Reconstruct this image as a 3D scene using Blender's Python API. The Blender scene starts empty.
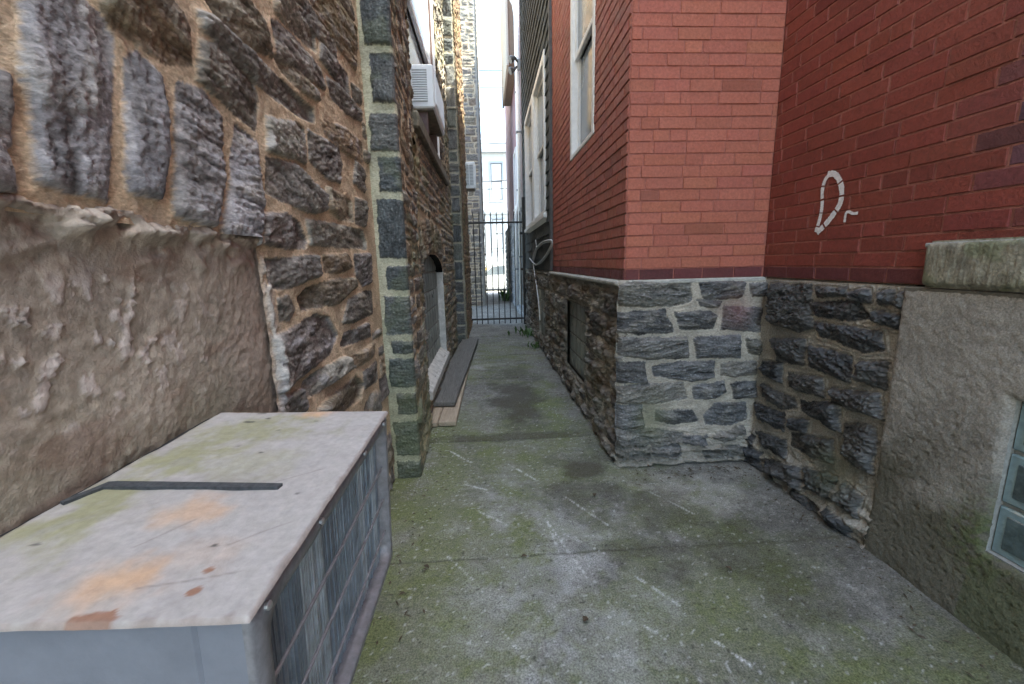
import bpy, math, random
import numpy as np
from mathutils import Vector, Matrix

# ------------------------------------------------------------------ camera, sky, sun, exposure
scene = bpy.context.scene
COL = scene.collection
cam_data = bpy.data.cameras.new('camera')
cam = bpy.data.objects.new('camera', cam_data); COL.objects.link(cam)
cam_data.sensor_width = 36.0
cam_data.lens = 419.17 / 1024 * 36
cam_data.clip_start = 0.02; cam_data.clip_end = 2000
Xr = Vector((0.99801, 0.03290, -0.05371)).normalized()      # camera axes from the photo's vanishing points
_M = Matrix(((0.99787, 0.03346, -0.05311), (-0.05861, 0.18522, -0.98095), (-0.02299, 0.98213, 0.18681)))
cam.matrix_world = Matrix.Translation((0, 0, 1.4)) @ _M.to_4x4()
scene.camera = cam

SUN_EL, SUN_AZ = math.radians(62), math.radians(108)        # azimuth clockwise from +Y
world = bpy.data.worlds.new('World'); scene.world = world; world.use_nodes = True
wn = world.node_tree
sky = wn.nodes.new('ShaderNodeTexSky'); sky.sky_type = 'NISHITA'; sky.sun_disc = False
sky.sun_elevation = SUN_EL; sky.sun_rotation = SUN_AZ
sky.air_density = 1.0; sky.dust_density = 2.5; sky.ozone_density = 1.0
wn.links.new(sky.outputs[0], wn.nodes['Background'].inputs[0])
wn.nodes['Background'].inputs[1].default_value = 0.13
sd_ = Vector((math.cos(SUN_EL) * math.sin(SUN_AZ), math.cos(SUN_EL) * math.cos(SUN_AZ), math.sin(SUN_EL)))
sl = bpy.data.lights.new('sun', 'SUN'); sl.energy = 3.5; sl.angle = math.radians(0.5); sl.color = (1, 0.95, 0.87)
sun = bpy.data.objects.new('sun', sl); COL.objects.link(sun)
sun.rotation_euler = sd_.to_track_quat('Z', 'Y').to_euler()
scene.view_settings.view_transform = 'Standard'; scene.view_settings.look = 'None'
scene.view_settings.exposure = 3.25; scene.view_settings.gamma = 1.0
scene.view_settings.use_curve_mapping = False
scene.view_settings.use_white_balance = True
scene.view_settings.white_balance_temperature = 6750; scene.view_settings.white_balance_tint = 0
scene.cycles.max_bounces = 8; scene.cycles.diffuse_bounces = 6

# ------------------------------------------------------------------ noise
_rng = np.random.default_rng(7)
_perm = np.tile(_rng.permutation(256), 3)
_ang = _rng.uniform(0, 2 * np.pi, 256); _gx, _gy = np.cos(_ang), np.sin(_ang)
def perlin(x, y, seed=0):
    x = np.asarray(x, float) + seed * 17.31; y = np.asarray(y, float) + seed * 9.73
    xi = np.floor(x).astype(int); yi = np.floor(y).astype(int); xf = x - xi; yf = y - yi
    u = xf**3 * (xf * (xf * 6 - 15) + 10); v = yf**3 * (yf * (yf * 6 - 15) + 10)
    xi &= 255; yi &= 255
    def g(a, b, dx, dy):
        h = _perm[_perm[(xi + a) & 255] + ((yi + b) & 255)]
        return _gx[h] * dx + _gy[h] * dy
    a = g(0, 0, xf, yf); b = g(1, 0, xf - 1, yf); c = g(0, 1, xf, yf - 1); d = g(1, 1, xf - 1, yf - 1)
    return 1.5 * ((a * (1 - u) + b * u) * (1 - v) + (c * (1 - u) + d * u) * v)
def fbm(x, y, oct=4, seed=0, gain=0.5):
    s = 0; a = 1
    for i in range(oct):
        s = s + a * perlin(x * 2**i, y * 2**i, seed + i * 3); a *= gain
    return s
def sstep(a, b, x):
    t = np.clip((x - a) / (b - a), 0, 1); return t * t * (3 - 2 * t)
def mixc(c, d, m): return c + (np.asarray(d) - c) * m[..., None]

# ------------------------------------------------------------------ objects
def tag(o, label=None, cat=None, group=None, kind=None):
    if label: o['label'] = label
    if cat: o['category'] = cat
    if group: o['group'] = group
    if kind: o['kind'] = kind
    return o
def thing(name, label, cat, loc, group=None):
    o = bpy.data.objects.new(name, None); COL.objects.link(o); o.location = loc
    o.empty_display_size = 0.1
    return tag(o, label, cat, group)
def origin_of(o):
    p = Vector((0, 0, 0))
    while o is not None: p += o.location; o = o.parent
    return p
def link(name, me, m, parent):
    o = bpy.data.objects.new(name, me); COL.objects.link(o)
    if m: me.materials.append(m)
    if parent is not None:
        me.transform(Matrix.Translation(-origin_of(parent))); o.parent = parent
    return o

class MB:                                                        # world-space box / prism / tube collector
    def __init__(s, frame=None):
        s.v = []; s.f = []; s.fr = frame or (Vector((0, 0, 0)), Vector((1, 0, 0)), Vector((0, 1, 0)), Vector((0, 0, 1)))
    def P(s, a, b, c):
        o, u, v, n = s.fr; return o + u * a + v * b + n * c
    def box(s, a0, a1, b0, b1, c0, c1, bev=0.0):
        i = len(s.v); e = min(bev, abs(a1 - a0) / 3, abs(b1 - b0) / 3, abs(c1 - c0) / 3)
        if e <= 0:
            for a in (a0, a1):
                for b in (b0, b1):
                    for c in (c0, c1): s.v.append(s.P(a, b, c))
            for q in ((0, 1, 3, 2), (4, 6, 7, 5), (0, 4, 5, 1), (2, 3, 7, 6), (0, 2, 6, 4), (1, 5, 7, 3)): s.f.append([i + k for k in q])
            return s
        # chamfered box: three inset copies of each corner
        A, B, Cc = (a0, a1), (b0, b1), (c0, c1); idx = {}
        sg = lambda k: 1 if k == 0 else -1
        for x in (0, 1):
            for y in (0, 1):
                for z in (0, 1):
                    a, b, c = A[x], B[y], Cc[z]; ea, eb, ec = sg(x) * e, sg(y) * e, sg(z) * e
                    idx[x, y, z, 'a'] = len(s.v); s.v.append(s.P(a, b + eb, c + ec))
                    idx[x, y, z, 'b'] = len(s.v); s.v.append(s.P(a + ea, b, c + ec))
                    idx[x, y, z, 'c'] = len(s.v); s.v.append(s.P(a + ea, b + eb, c))
                    s.f.append([idx[x, y, z, k] for k in 'abc'])
        for x in (0, 1): s.f.append([idx[x, y, z, 'a'] for y, z in ((0, 0), (1, 0), (1, 1), (0, 1))])
        for y in (0, 1): s.f.append([idx[x, y, z, 'b'] for x, z in ((0, 0), (1, 0), (1, 1), (0, 1))])
        for z in (0, 1): s.f.append([idx[x, y, z, 'c'] for x, y in ((0, 0), (1, 0), (1, 1), (0, 1))])
        for x in (0, 1):
            for y in (0, 1): s.f.append([idx[x, y, 0, 'a'], idx[x, y, 1, 'a'], idx[x, y, 1, 'b'], idx[x, y, 0, 'b']])
        for y in (0, 1):
            for z in (0, 1): s.f.append([idx[0, y, z, 'b'], idx[1, y, z, 'b'], idx[1, y, z, 'c'], idx[0, y, z, 'c']])
        for x in (0, 1):
            for z in (0, 1): s.f.append([idx[x, 0, z, 'a'], idx[x, 1, z, 'a'], idx[x, 1, z, 'c'], idx[x, 0, z, 'c']])
        return s
    def quad(s, *pts):
        i = len(s.v); s.v += [s.P(*p) for p in pts]; s.f.append(list(range(i, i + len(pts)))); return s
    def tube(s, pts, r, n=8, cap=True):
        pts = [s.P(*p) for p in pts]; rings = []
        for k, p in enumerate(pts):
            d = (pts[min(k + 1, len(pts) - 1)] - pts[max(k - 1, 0)]).normalized()
            up = Vector((0, 0, 1)) if abs(d.z) < 0.9 else Vector((1, 0, 0))
            a = d.cross(up).normalized(); b = d.cross(a); rr = r[k] if isinstance(r, (list, tuple)) else r
            i = len(s.v)
            for j in range(n):
                t = 2 * math.pi * j / n; s.v.append(p + a * math.cos(t) * rr + b * math.sin(t) * rr)
            rings.append(i)
        for i0, i1 in zip(rings, rings[1:]):
            for j in range(n): s.f.append([i0 + j, i0 + (j + 1) % n, i1 + (j + 1) % n, i1 + j])
        if cap: s.f.append([rings[0] + j for j in range(n)]); s.f.append([rings[-1] + j for j in range(n)][::-1])
        return s
    def extrude(s, poly, c0, c1):
        i = len(s.v); n = len(poly)
        for c in (c0, c1): s.v += [s.P(a, b, c) for a, b in poly]
        s.f.append([i + k for k in range(n)][::-1]); s.f.append([i + n + k for k in range(n)])
        for k in range(n): s.f.append([i + k, i + (k + 1) % n, i + n + (k + 1) % n, i + n + k])
        return s
    def build(s, name, m, parent=None, smooth=False):
        me = bpy.data.meshes.new(name); me.from_pydata([tuple(p) for p in s.v], [], s.f)
        import bmesh
        bm = bmesh.new(); bm.from_mesh(me); bmesh.ops.recalc_face_normals(bm, faces=bm.faces); bm.to_mesh(me); bm.free()
        if smooth: me.polygons.foreach_set('use_smooth', [True] * len(me.polygons))
        return link(name, me, m, parent)

def frame_x(x, side=1):      # wall plane x = const; u = world y, v = z, n points to the alley (side=1: towards +x)
    return (Vector((x, 0, 0)), Vector((0, 1, 0)), Vector((0, 0, 1)), Vector((side, 0, 0)))
def frame_y(y):              # wall plane y = const facing the camera
    return (Vector((0, y, 0)), Vector((1, 0, 0)), Vector((0, 0, 1)), Vector((0, -1, 0)))
FLOOR = (Vector((0, 0, 0)), Vector((1, 0, 0)), Vector((0, 1, 0)), Vector((0, 0, 1)))

def sheet(name, us, vs, fr, h, col, m, parent=None, hole=None, smooth=True):
    o, u, v, n = [np.array(t) for t in fr]
    nu, nv = len(us), len(vs)
    U, V = np.meshgrid(us, vs, indexing='ij')
    P = o + U[..., None] * u + V[..., None] * v + h[..., None] * n
    if parent is not None: P = P - np.array(origin_of(parent))
    I = np.arange(nu * nv).reshape(nu, nv)
    q = np.stack([I[:-1, :-1], I[1:, :-1], I[1:, 1:], I[:-1, 1:]], -1).reshape(-1, 4)
    if np.dot(np.cross(u, v), n) < 0: q = q[:, ::-1]
    if hole is not None:
        uc = (us[:-1] + us[1:]) / 2; vc = (vs[:-1] + vs[1:]) / 2
        keep = ~hole(*np.meshgrid(uc, vc, indexing='ij')).reshape(-1); q = q[keep]
    me = bpy.data.meshes.new(name)
    me.vertices.add(nu * nv); me.vertices.foreach_set('co', P.reshape(-1).astype(np.float32))
    me.loops.add(q.size); me.loops.foreach_set('vertex_index', q.reshape(-1).astype(np.int32))
    me.polygons.add(len(q)); me.polygons.foreach_set('loop_start', np.arange(0, q.size, 4, dtype=np.int32))
    me.polygons.foreach_set('use_smooth', np.full(len(q), smooth))
    me.update(calc_edges=True)
    a = me.attributes.new('col', 'FLOAT_COLOR', 'POINT')
    c4 = np.ones((nu * nv, 4), np.float32); c4[:, :3] = np.clip(col.reshape(-1, 3), 0.004, 0.95); a.data.foreach_set('color', c4.reshape(-1))
    ob = bpy.data.objects.new(name, me); COL.objects.link(ob); me.materials.append(m)
    if parent is not None: ob.parent = parent
    return ob

# ------------------------------------------------------------------ materials
def _new(name):
    m = bpy.data.materials.new(name); m.use_nodes = True; nt = m.node_tree
    return m, nt, nt.nodes['Principled BSDF']
def _noise(nt, scale, detail=4, rough=0.6, coord=None):
    n = nt.nodes.new('ShaderNodeTexNoise'); n.inputs['Scale'].default_value = scale; n.inputs['Detail'].default_value = detail
    n.inputs['Roughness'].default_value = rough
    if coord: nt.links.new(coord, n.inputs['Vector'])
    return n
def mat(name, col=None, rough=0.7, metal=0.0, bump=(), var=0.25, vscale=40, spec=0.5, coat=0.0, stretch=None, rvar=0.15, speck=None):
    """col None: base colour from the mesh attribute 'col'; var: strength of fine tone variation; bump: (scale, distance) pairs"""
    m, nt, b = _new(name)
    tc = nt.nodes.new('ShaderNodeTexCoord'); co = tc.outputs['Object']
    if stretch:
        mp = nt.nodes.new('ShaderNodeMapping'); mp.inputs['Scale'].default_value = stretch; nt.links.new(co, mp.inputs['Vector']); co = mp.outputs[0]
    if col is None:
        at = nt.nodes.new('ShaderNodeAttribute'); at.attribute_name = 'col'; base = at.outputs['Color']
    else:
        rgb = nt.nodes.new('ShaderNodeRGB'); rgb.outputs[0].default_value = (*col, 1); base = rgb.outputs[0]
    n = _noise(nt, vscale, 6, 0.65, co)
    mr = nt.nodes.new('ShaderNodeMapRange'); mr.inputs['From Min'].default_value = 0.3; mr.inputs['From Max'].default_value = 0.7
    mr.inputs['To Min'].default_value = 1 - var; mr.inputs['To Max'].default_value = 1 + var
    nt.links.new(n.outputs['Fac'], mr.inputs['Value'])
    mx = nt.nodes.new('ShaderNodeVectorMath'); mx.operation = 'SCALE'
    nt.links.new(base, mx.inputs[0]); nt.links.new(mr.outputs[0], mx.inputs['Scale'])
    outc = mx.outputs[0]
    if speck:
        sc, thr, c = speck
        sn = _noise(nt, sc, 2, 0.5, co); sm = nt.nodes.new('ShaderNodeMapRange'); sm.inputs['From Min'].default_value = thr; sm.inputs['From Max'].default_value = thr + 0.05
        nt.links.new(sn.outputs['Fac'], sm.inputs['Value'])
        mm = nt.nodes.new('ShaderNodeMix'); mm.data_type = 'RGBA'; nt.links.new(sm.outputs[0], mm.inputs['Factor'])
        nt.links.new(outc, mm.inputs['A']); mm.inputs['B'].default_value = (*c, 1); outc = mm.outputs['Result']
    nt.links.new(outc, b.inputs['Base Color'])
    rr = nt.nodes.new('ShaderNodeMapRange'); rr.inputs['From Min'].default_value = 0.3; rr.inputs['From Max'].default_value = 0.7
    rr.inputs['To Min'].default_value = max(0.02, rough - rvar); rr.inputs['To Max'].default_value = min(1, rough + rvar)
    n2 = _noise(nt, vscale * 0.37, 4, 0.6, co)
    nt.links.new(n2.outputs['Fac'], rr.inputs['Value']); nt.links.new(rr.outputs[0], b.inputs['Roughness'])
    b.inputs['Metallic'].default_value = metal; b.inputs['Specular IOR Level'].default_value = spec; b.inputs['Coat Weight'].default_value = coat
    prev = None
    for sc, dist in bump:
        nn = _noise(nt, sc, 5, 0.6, co); bp = nt.nodes.new('ShaderNodeBump'); bp.inputs['Distance'].default_value = dist; bp.inputs['Strength'].default_value = 1.0
        nt.links.new(nn.outputs['Fac'], bp.inputs['Height'])
        if prev: nt.links.new(prev, bp.inputs['Normal'])
        prev = bp.outputs['Normal']
    if prev: nt.links.new(prev, b.inputs['Normal'])
    return m
M_STONE = mat('schist_and_mortar', None, 0.8, bump=((55, 0.004), (190, 0.0016)), var=0.34, vscale=80, spec=0.35, stretch=(1, 1, 2))
M_WET = mat('dark_schist', None, 0.5, bump=((60, 0.008), (220, 0.004)), var=0.45, vscale=110, spec=0.6, rvar=0.25)
M_STUCCO = mat('parged_stucco', None, 0.85, bump=((45, 0.003), (200, 0.002)), var=0.22, vscale=60, spec=0.3)
M_CONC = mat('rough_concrete', None, 0.9, bump=((120, 0.004), (400, 0.002)), var=0.35, vscale=150, spec=0.3)
M_GROUND = mat('worn_concrete', None, 0.85, bump=((90, 0.005), (330, 0.003)), var=0.6, vscale=150, spec=0.3, speck=(190, 0.73, (0.5, 0.5, 0.47)))
M_BRICK = mat('painted_brick', None, 0.62, bump=((30, 0.003), (110, 0.004), (350, 0.002)), var=0.24, vscale=60, spec=0.4)
M_ACTOP = mat('weathered_enamel', None, 0.5, bump=((60, 0.0008), (300, 0.0004)), var=0.14, vscale=70, spec=0.45)
M_ACSIDE = mat('blue_grey_enamel', (0.195, 0.21, 0.245), 0.45, bump=((40, 0.0008),), var=0.12, vscale=15)
M_ACFRAME = mat('grille_frame_metal', (0.22, 0.22, 0.235), 0.45, metal=0.25, bump=((120, 0.0008),), var=0.25, vscale=50)
M_FIN = mat('condenser_fin', (0.30, 0.35, 0.41), 0.4, metal=0.5, var=0.35, vscale=30)
M_DARK = mat('black_gap', (0.02, 0.02, 0.022), 0.8)
M_SCREW = mat('screw_steel', (0.5, 0.5, 0.5), 0.35, metal=0.9)
M_WHITE = mat('white_paint', (0.82, 0.83, 0.84), 0.5, bump=((60, 0.0015),), var=0.08, vscale=18)
M_WHITEAC = mat('white_enamel', (0.72, 0.75, 0.78), 0.4, var=0.06, vscale=10)
M_LIME = mat('limewashed_mortar', (0.50, 0.49, 0.46), 0.85, bump=((40, 0.006), (150, 0.002)), var=0.35, vscale=14)
M_BROWN = mat('brown_trim', (0.10, 0.055, 0.05), 0.55, var=0.2)
M_SHINGLE = mat('dark_shingle', None, 0.8, bump=((60, 0.003),), var=0.35, vscale=50, stretch=(1, 3, 0.6))
M_IRON = mat('black_iron', (0.028, 0.026, 0.026), 0.5, metal=0.3, bump=((150, 0.001),), var=0.3, vscale=80)
M_WOODD = mat('weathered_plank', (0.13, 0.125, 0.113), 0.75, bump=((30, 0.003), (120, 0.001)), var=0.45, vscale=14, stretch=(12, 0.6, 6))
M_WOODL = mat('pale_plank', (0.36, 0.29, 0.21), 0.75, bump=((30, 0.002),), var=0.3, vscale=12, stretch=(12, 0.6, 6))
M_PINK = mat('mauve_paint', (0.36, 0.22, 0.24), 0.7, bump=((30, 0.004),), var=0.15, vscale=8)
M_CABLE = mat('white_cable', (0.62, 0.63, 0.64), 0.5)
M_BLACKWIRE = mat('black_wire', (0.03, 0.03, 0.035), 0.6)
M_EAVE = mat('brown_soffit', (0.24, 0.17, 0.12), 0.7, var=0.25, vscale=9, stretch=(8, 1, 1))
M_ASPHALT = mat('asphalt', (0.05, 0.05, 0.052), 0.9, bump=((200, 0.004),), var=0.3, vscale=90)
M_EARTH = mat('pale_earth', (0.22, 0.21, 0.18), 0.95, bump=((20, 0.02),), var=0.25, vscale=4)
M_SIDEWALK = mat('pale_sidewalk', (0.38, 0.37, 0.35), 0.9, bump=((80, 0.003),), var=0.2, vscale=20)
M_HOUSE = mat('white_render', (0.50, 0.52, 0.54), 0.8, var=0.06, vscale=3)
M_HOUSET = mat('grey_trim', (0.28, 0.31, 0.34), 0.7, var=0.1)
M_GLASSDK = mat('window_glass', (0.16, 0.19, 0.22), 0.08, spec=0.9, var=0.1, vscale=2, rvar=0.03)
M_GLASSLT = mat('far_glass', (0.42, 0.47, 0.52), 0.15, spec=0.7, var=0.1, vscale=2, rvar=0.05)
M_CURTAIN = mat('pale_blind', (0.55, 0.58, 0.6), 0.7, var=0.1, vscale=5)
M_BLOCKC = mat('glass_block_centre', (0.075, 0.11, 0.12), 0.06, spec=0.9, coat=0.8, var=0.5, vscale=14, rvar=0.03, bump=((12, 0.012),))
M_BLOCK = mat('glass_block', (0.24, 0.34, 0.37), 0.1, spec=0.9, coat=0.6, var=0.3, vscale=9, rvar=0.05, bump=((9, 0.01),))
M_BLOCKD = mat('dusty_glass_block', (0.19, 0.20, 0.18), 0.35, spec=0.6, var=0.25, vscale=9, rvar=0.1)
M_GROUT = mat('grout', (0.30, 0.30, 0.28), 0.9, bump=((100, 0.002),), var=0.25, vscale=60)
M_GROUTD = mat('dirty_grout', (0.13, 0.12, 0.10), 0.9, bump=((100, 0.002),), var=0.3, vscale=60)
M_SPRAY = mat('white_spray_paint', (0.72, 0.72, 0.74), 0.6, var=0.25, vscale=60)
M_CARP = mat('white_car_paint', (0.72, 0.73, 0.74), 0.25, coat=0.7, var=0.03)
M_TYRE = mat('rubber', (0.025, 0.025, 0.025), 0.8)
M_LEAF = mat('leaf_green', (0.07, 0.13, 0.035), 0.6, var=0.35, vscale=60)
M_DRY = mat('dry_leaf', (0.07, 0.05, 0.03), 0.8, var=0.3)
M_PEB = mat('pebble', (0.30, 0.29, 0.27), 0.9, var=0.5, vscale=25)
M_AMBER = mat('yellow_rail_paint', (0.55, 0.42, 0.16), 0.6, var=0.1)

# ------------------------------------------------------------------ stonework
def poly_sd(U, V, p):
    p = np.array(p, float); q = np.roll(p, -1, 0); d = np.full(U.shape, 1e9); ins = np.zeros(U.shape, bool)
    for (ax, ay), (bx, by) in zip(p, q):
        ex, ey = bx - ax, by - ay; L = ex * ex + ey * ey + 1e-12
        t = np.clip(((U - ax) * ex + (V - ay) * ey) / L, 0, 1)
        d = np.minimum(d, np.hypot(U - ax - t * ex, V - ay - t * ey))
        c = ((ay > V) != (by > V)); den = by - ay if abs(by - ay) > 1e-9 else 1e-9
        ins ^= c & (U < ex * (V - ay) / den + ax)
    return np.where(ins, d, -d)

def rubble(u0, u1, v0, v1, rows, wid, gap, seed, jit=0.25, split=0.25):
    """coursed rubble: list of polygons; rows / wid are (min, max)"""
    r = random.Random(seed); out = []; v = v0
    while v < v1 - 1e-6:
        hh = min(r.uniform(*rows), v1 - v)
        if v1 - v - hh < rows[0] * 0.6: hh = v1 - v
        u = u0 - r.uniform(0, wid[0])
        while u < u1:
            w = r.uniform(*wid); a0, a1 = max(u, u0) + gap / 2, min(u + w, u1) - gap / 2
            if a1 - a0 > wid[0] * 0.3:
                parts = [(v + gap / 2, v + hh - gap / 2)]
                if r.random() < split and hh > rows[0] * 1.2:
                    c = v + hh * r.uniform(0.4, 0.6); parts = [(v + gap / 2, c - gap / 2), (c + gap / 2, v + hh - gap / 2)]
                for b0, b1 in parts:
                    j = lambda s: r.uniform(-1, 1) * jit * s
                    gy = (b1 - b0) * 0.5; gx = min(a1 - a0, b1 - b0) * 0.4
                    out.append([(a0 + j(gx), b0 + j(gy) * 0.4), ((a0 + a1) / 2 + j(gx), b0 + j(gy) * 0.35), (a1 + j(gx), b0 + j(gy) * 0.4),
                                (a1 + j(gx), b1 + j(gy) * 0.4), ((a0 + a1) / 2 + j(gx), b1 + j(gy) * 0.35), (a0 + j(gx), b1 + j(gy) * 0.4)])
            u += w
        v += hh
    return out

def stone_field(us, vs, polys, seed, relief=0.02, mort=0.0, pal=None, mcol=(0.4, 0.28, 0.17), edge=0.012, rough=0.006, ledge=0.008,
                strata=45, warp=0.012, tilt=0.25, pick=None, fleck=0.3, grow=0.0, streak=0.42, facet=0.5):
    U, V = np.meshgrid(us, vs, indexing='ij'); r = np.random.default_rng(seed)
    WU = U + warp * fbm(U * 9, V * 9, 3, seed) + warp * 0.4 * fbm(U * 45, V * 45, 2, seed + 5)
    WV = V + warp * 0.8 * fbm(U * 9, V * 9, 3, seed + 11) + warp * 0.4 * fbm(U * 45, V * 45, 2, seed + 15)
    sd = np.full(U.shape, -0.05); H = np.zeros(U.shape); C = np.zeros(U.shape + (3,)); mg = 0.05
    for k, p in enumerate(polys):
        pu = [a for a, b in p]; pv = [b for a, b in p]
        i0, i1 = np.searchsorted(us, min(pu) - mg), np.searchsorted(us, max(pu) + mg)
        j0, j1 = np.searchsorted(vs, min(pv) - mg), np.searchsorted(vs, max(pv) + mg)
        if i1 <= i0 or j1 <= j0: continue
        s = np.s_[i0:i1, j0:j1]; d = poly_sd(WU[s], WV[s], p) + grow; m = d > sd[s]
        if not m.any(): continue
        u, v = U[s], V[s]; cu, cv = np.mean(pu), np.mean(pv); sz = max(0.04, min(max(pu) - min(pu), max(pv) - min(pv)))
        th = r.normal(0, tilt); o1, o2 = r.uniform(0, 50, 2)
        tall = (max(pv) - min(pv)) > 1.6 * (max(pu) - min(pu))
        a = (u - cu) * math.cos(th) + (v - cv) * math.sin(th); b = -(u - cu) * math.sin(th) + (v - cv) * math.cos(th)
        sfreq = strata * 0.45 if tall else strata
        if tall: a, b = b, a
        st = fbm(a * 7 + o1, b * sfreq + o2, 3, seed + 2)
        big = fbm(a * 9 + o2, b * 14 + o1, 3, seed + 4)
        lw = np.round(st * 3 + big * 1.5) / 3
        f = r.uniform(0.55, 1.0) * relief + ledge * (0.6 * lw + 0.5 * big) + rough * fbm(u * 70, v * 90, 3, seed + 8) + 0.45 * ledge * fbm(a * 16 + o2, b * sfreq * 3.2 + o1, 3, seed + 6)
        if facet:                                                # split face: lowest of a few random planes
            fa = np.full(u.shape, 9.0)
            for _ in range(6):
                g = r.uniform(0, 2 * np.pi); sl = r.uniform(0.15, 0.55) * relief / sz * 2.2
                fa = np.minimum(fa, (a - r.uniform(-.3, .3) * (max(pu) - min(pu)) * .5) * math.cos(g) * sl * 0.6 + (b - r.uniform(-.3, .3) * sz * .5) * math.sin(g) * sl + r.uniform(0.0, 0.35) * relief)
            f = f + facet * np.maximum(fa, -relief * 1.1)
        f = f + (u - cu) * r.normal(0, 0.08) + (v - cv) * r.normal(0, 0.10)
        prof = 1 - np.exp(-np.maximum(d, 0) / edge)
        hh = mort + (f - mort) * prof
        c0 = np.array(pal[(pick[k] if pick else r.integers(len(pal)))]) * r.uniform(0.75, 1.25)
        c1 = np.array(pal[r.integers(len(pal))])
        cc = c0[None, None] + (c1 - c0)[None, None] * sstep(-0.1, 0.7, big + 0.5 * st)[..., None] * 0.6
        fine = fbm(a * 16 + o2, b * sfreq * 3.2 + o1, 3, seed + 6)
        cc = cc * (1 + streak * st + 0.30 * fine + 0.25 * fbm(u * 60, v * 110, 3, seed + 9))[..., None]
        cc = cc + fleck * 0.25 * sstep(0.35, 0.8, fbm(a * 40 + o1, b * 120, 2, seed + 21))[..., None]
        sd[s] = np.where(m, d, sd[s]); H[s] = np.where(m, hh, H[s]); C[s] = np.where(m[..., None], cc, C[s])
    mh = mort + 0.0025 * fbm(U * 25, V * 25, 3, seed + 30) + 0.0006 * perlin(U * 160, V * 160, seed)
    mc = np.array(mcol)[None, None] * (1 + 0.20 * fbm(U * 7, V * 7, 3, seed + 31) + 0.09 * fbm(U * 50, V * 50, 3, seed + 33))[..., None]
    k = sstep(-0.0015, 0.0025, sd + 0.003 * fbm(U * 120, V * 120, 2, seed + 40))
    H = np.where(sd > 0, H, mh); C = mc * (1 - k[..., None]) + C * k[..., None]
    return U, V, H, np.clip(C, 0.008, 0.9), sd

def steps(*segs):
    """steps((a, b, d), ...) -> increasing sample positions"""
    out = []
    for a, b, d in segs:
        n = max(1, int(round((b - a) / d))); out.append(np.linspace(a, b, n, endpoint=False))
    return np.append(np.concatenate(out), segs[-1][1])
def round_edge(H, X, at, w=0.012, depth=0.05):
    return H - depth * np.exp(-np.abs(X - at) / w)

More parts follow.
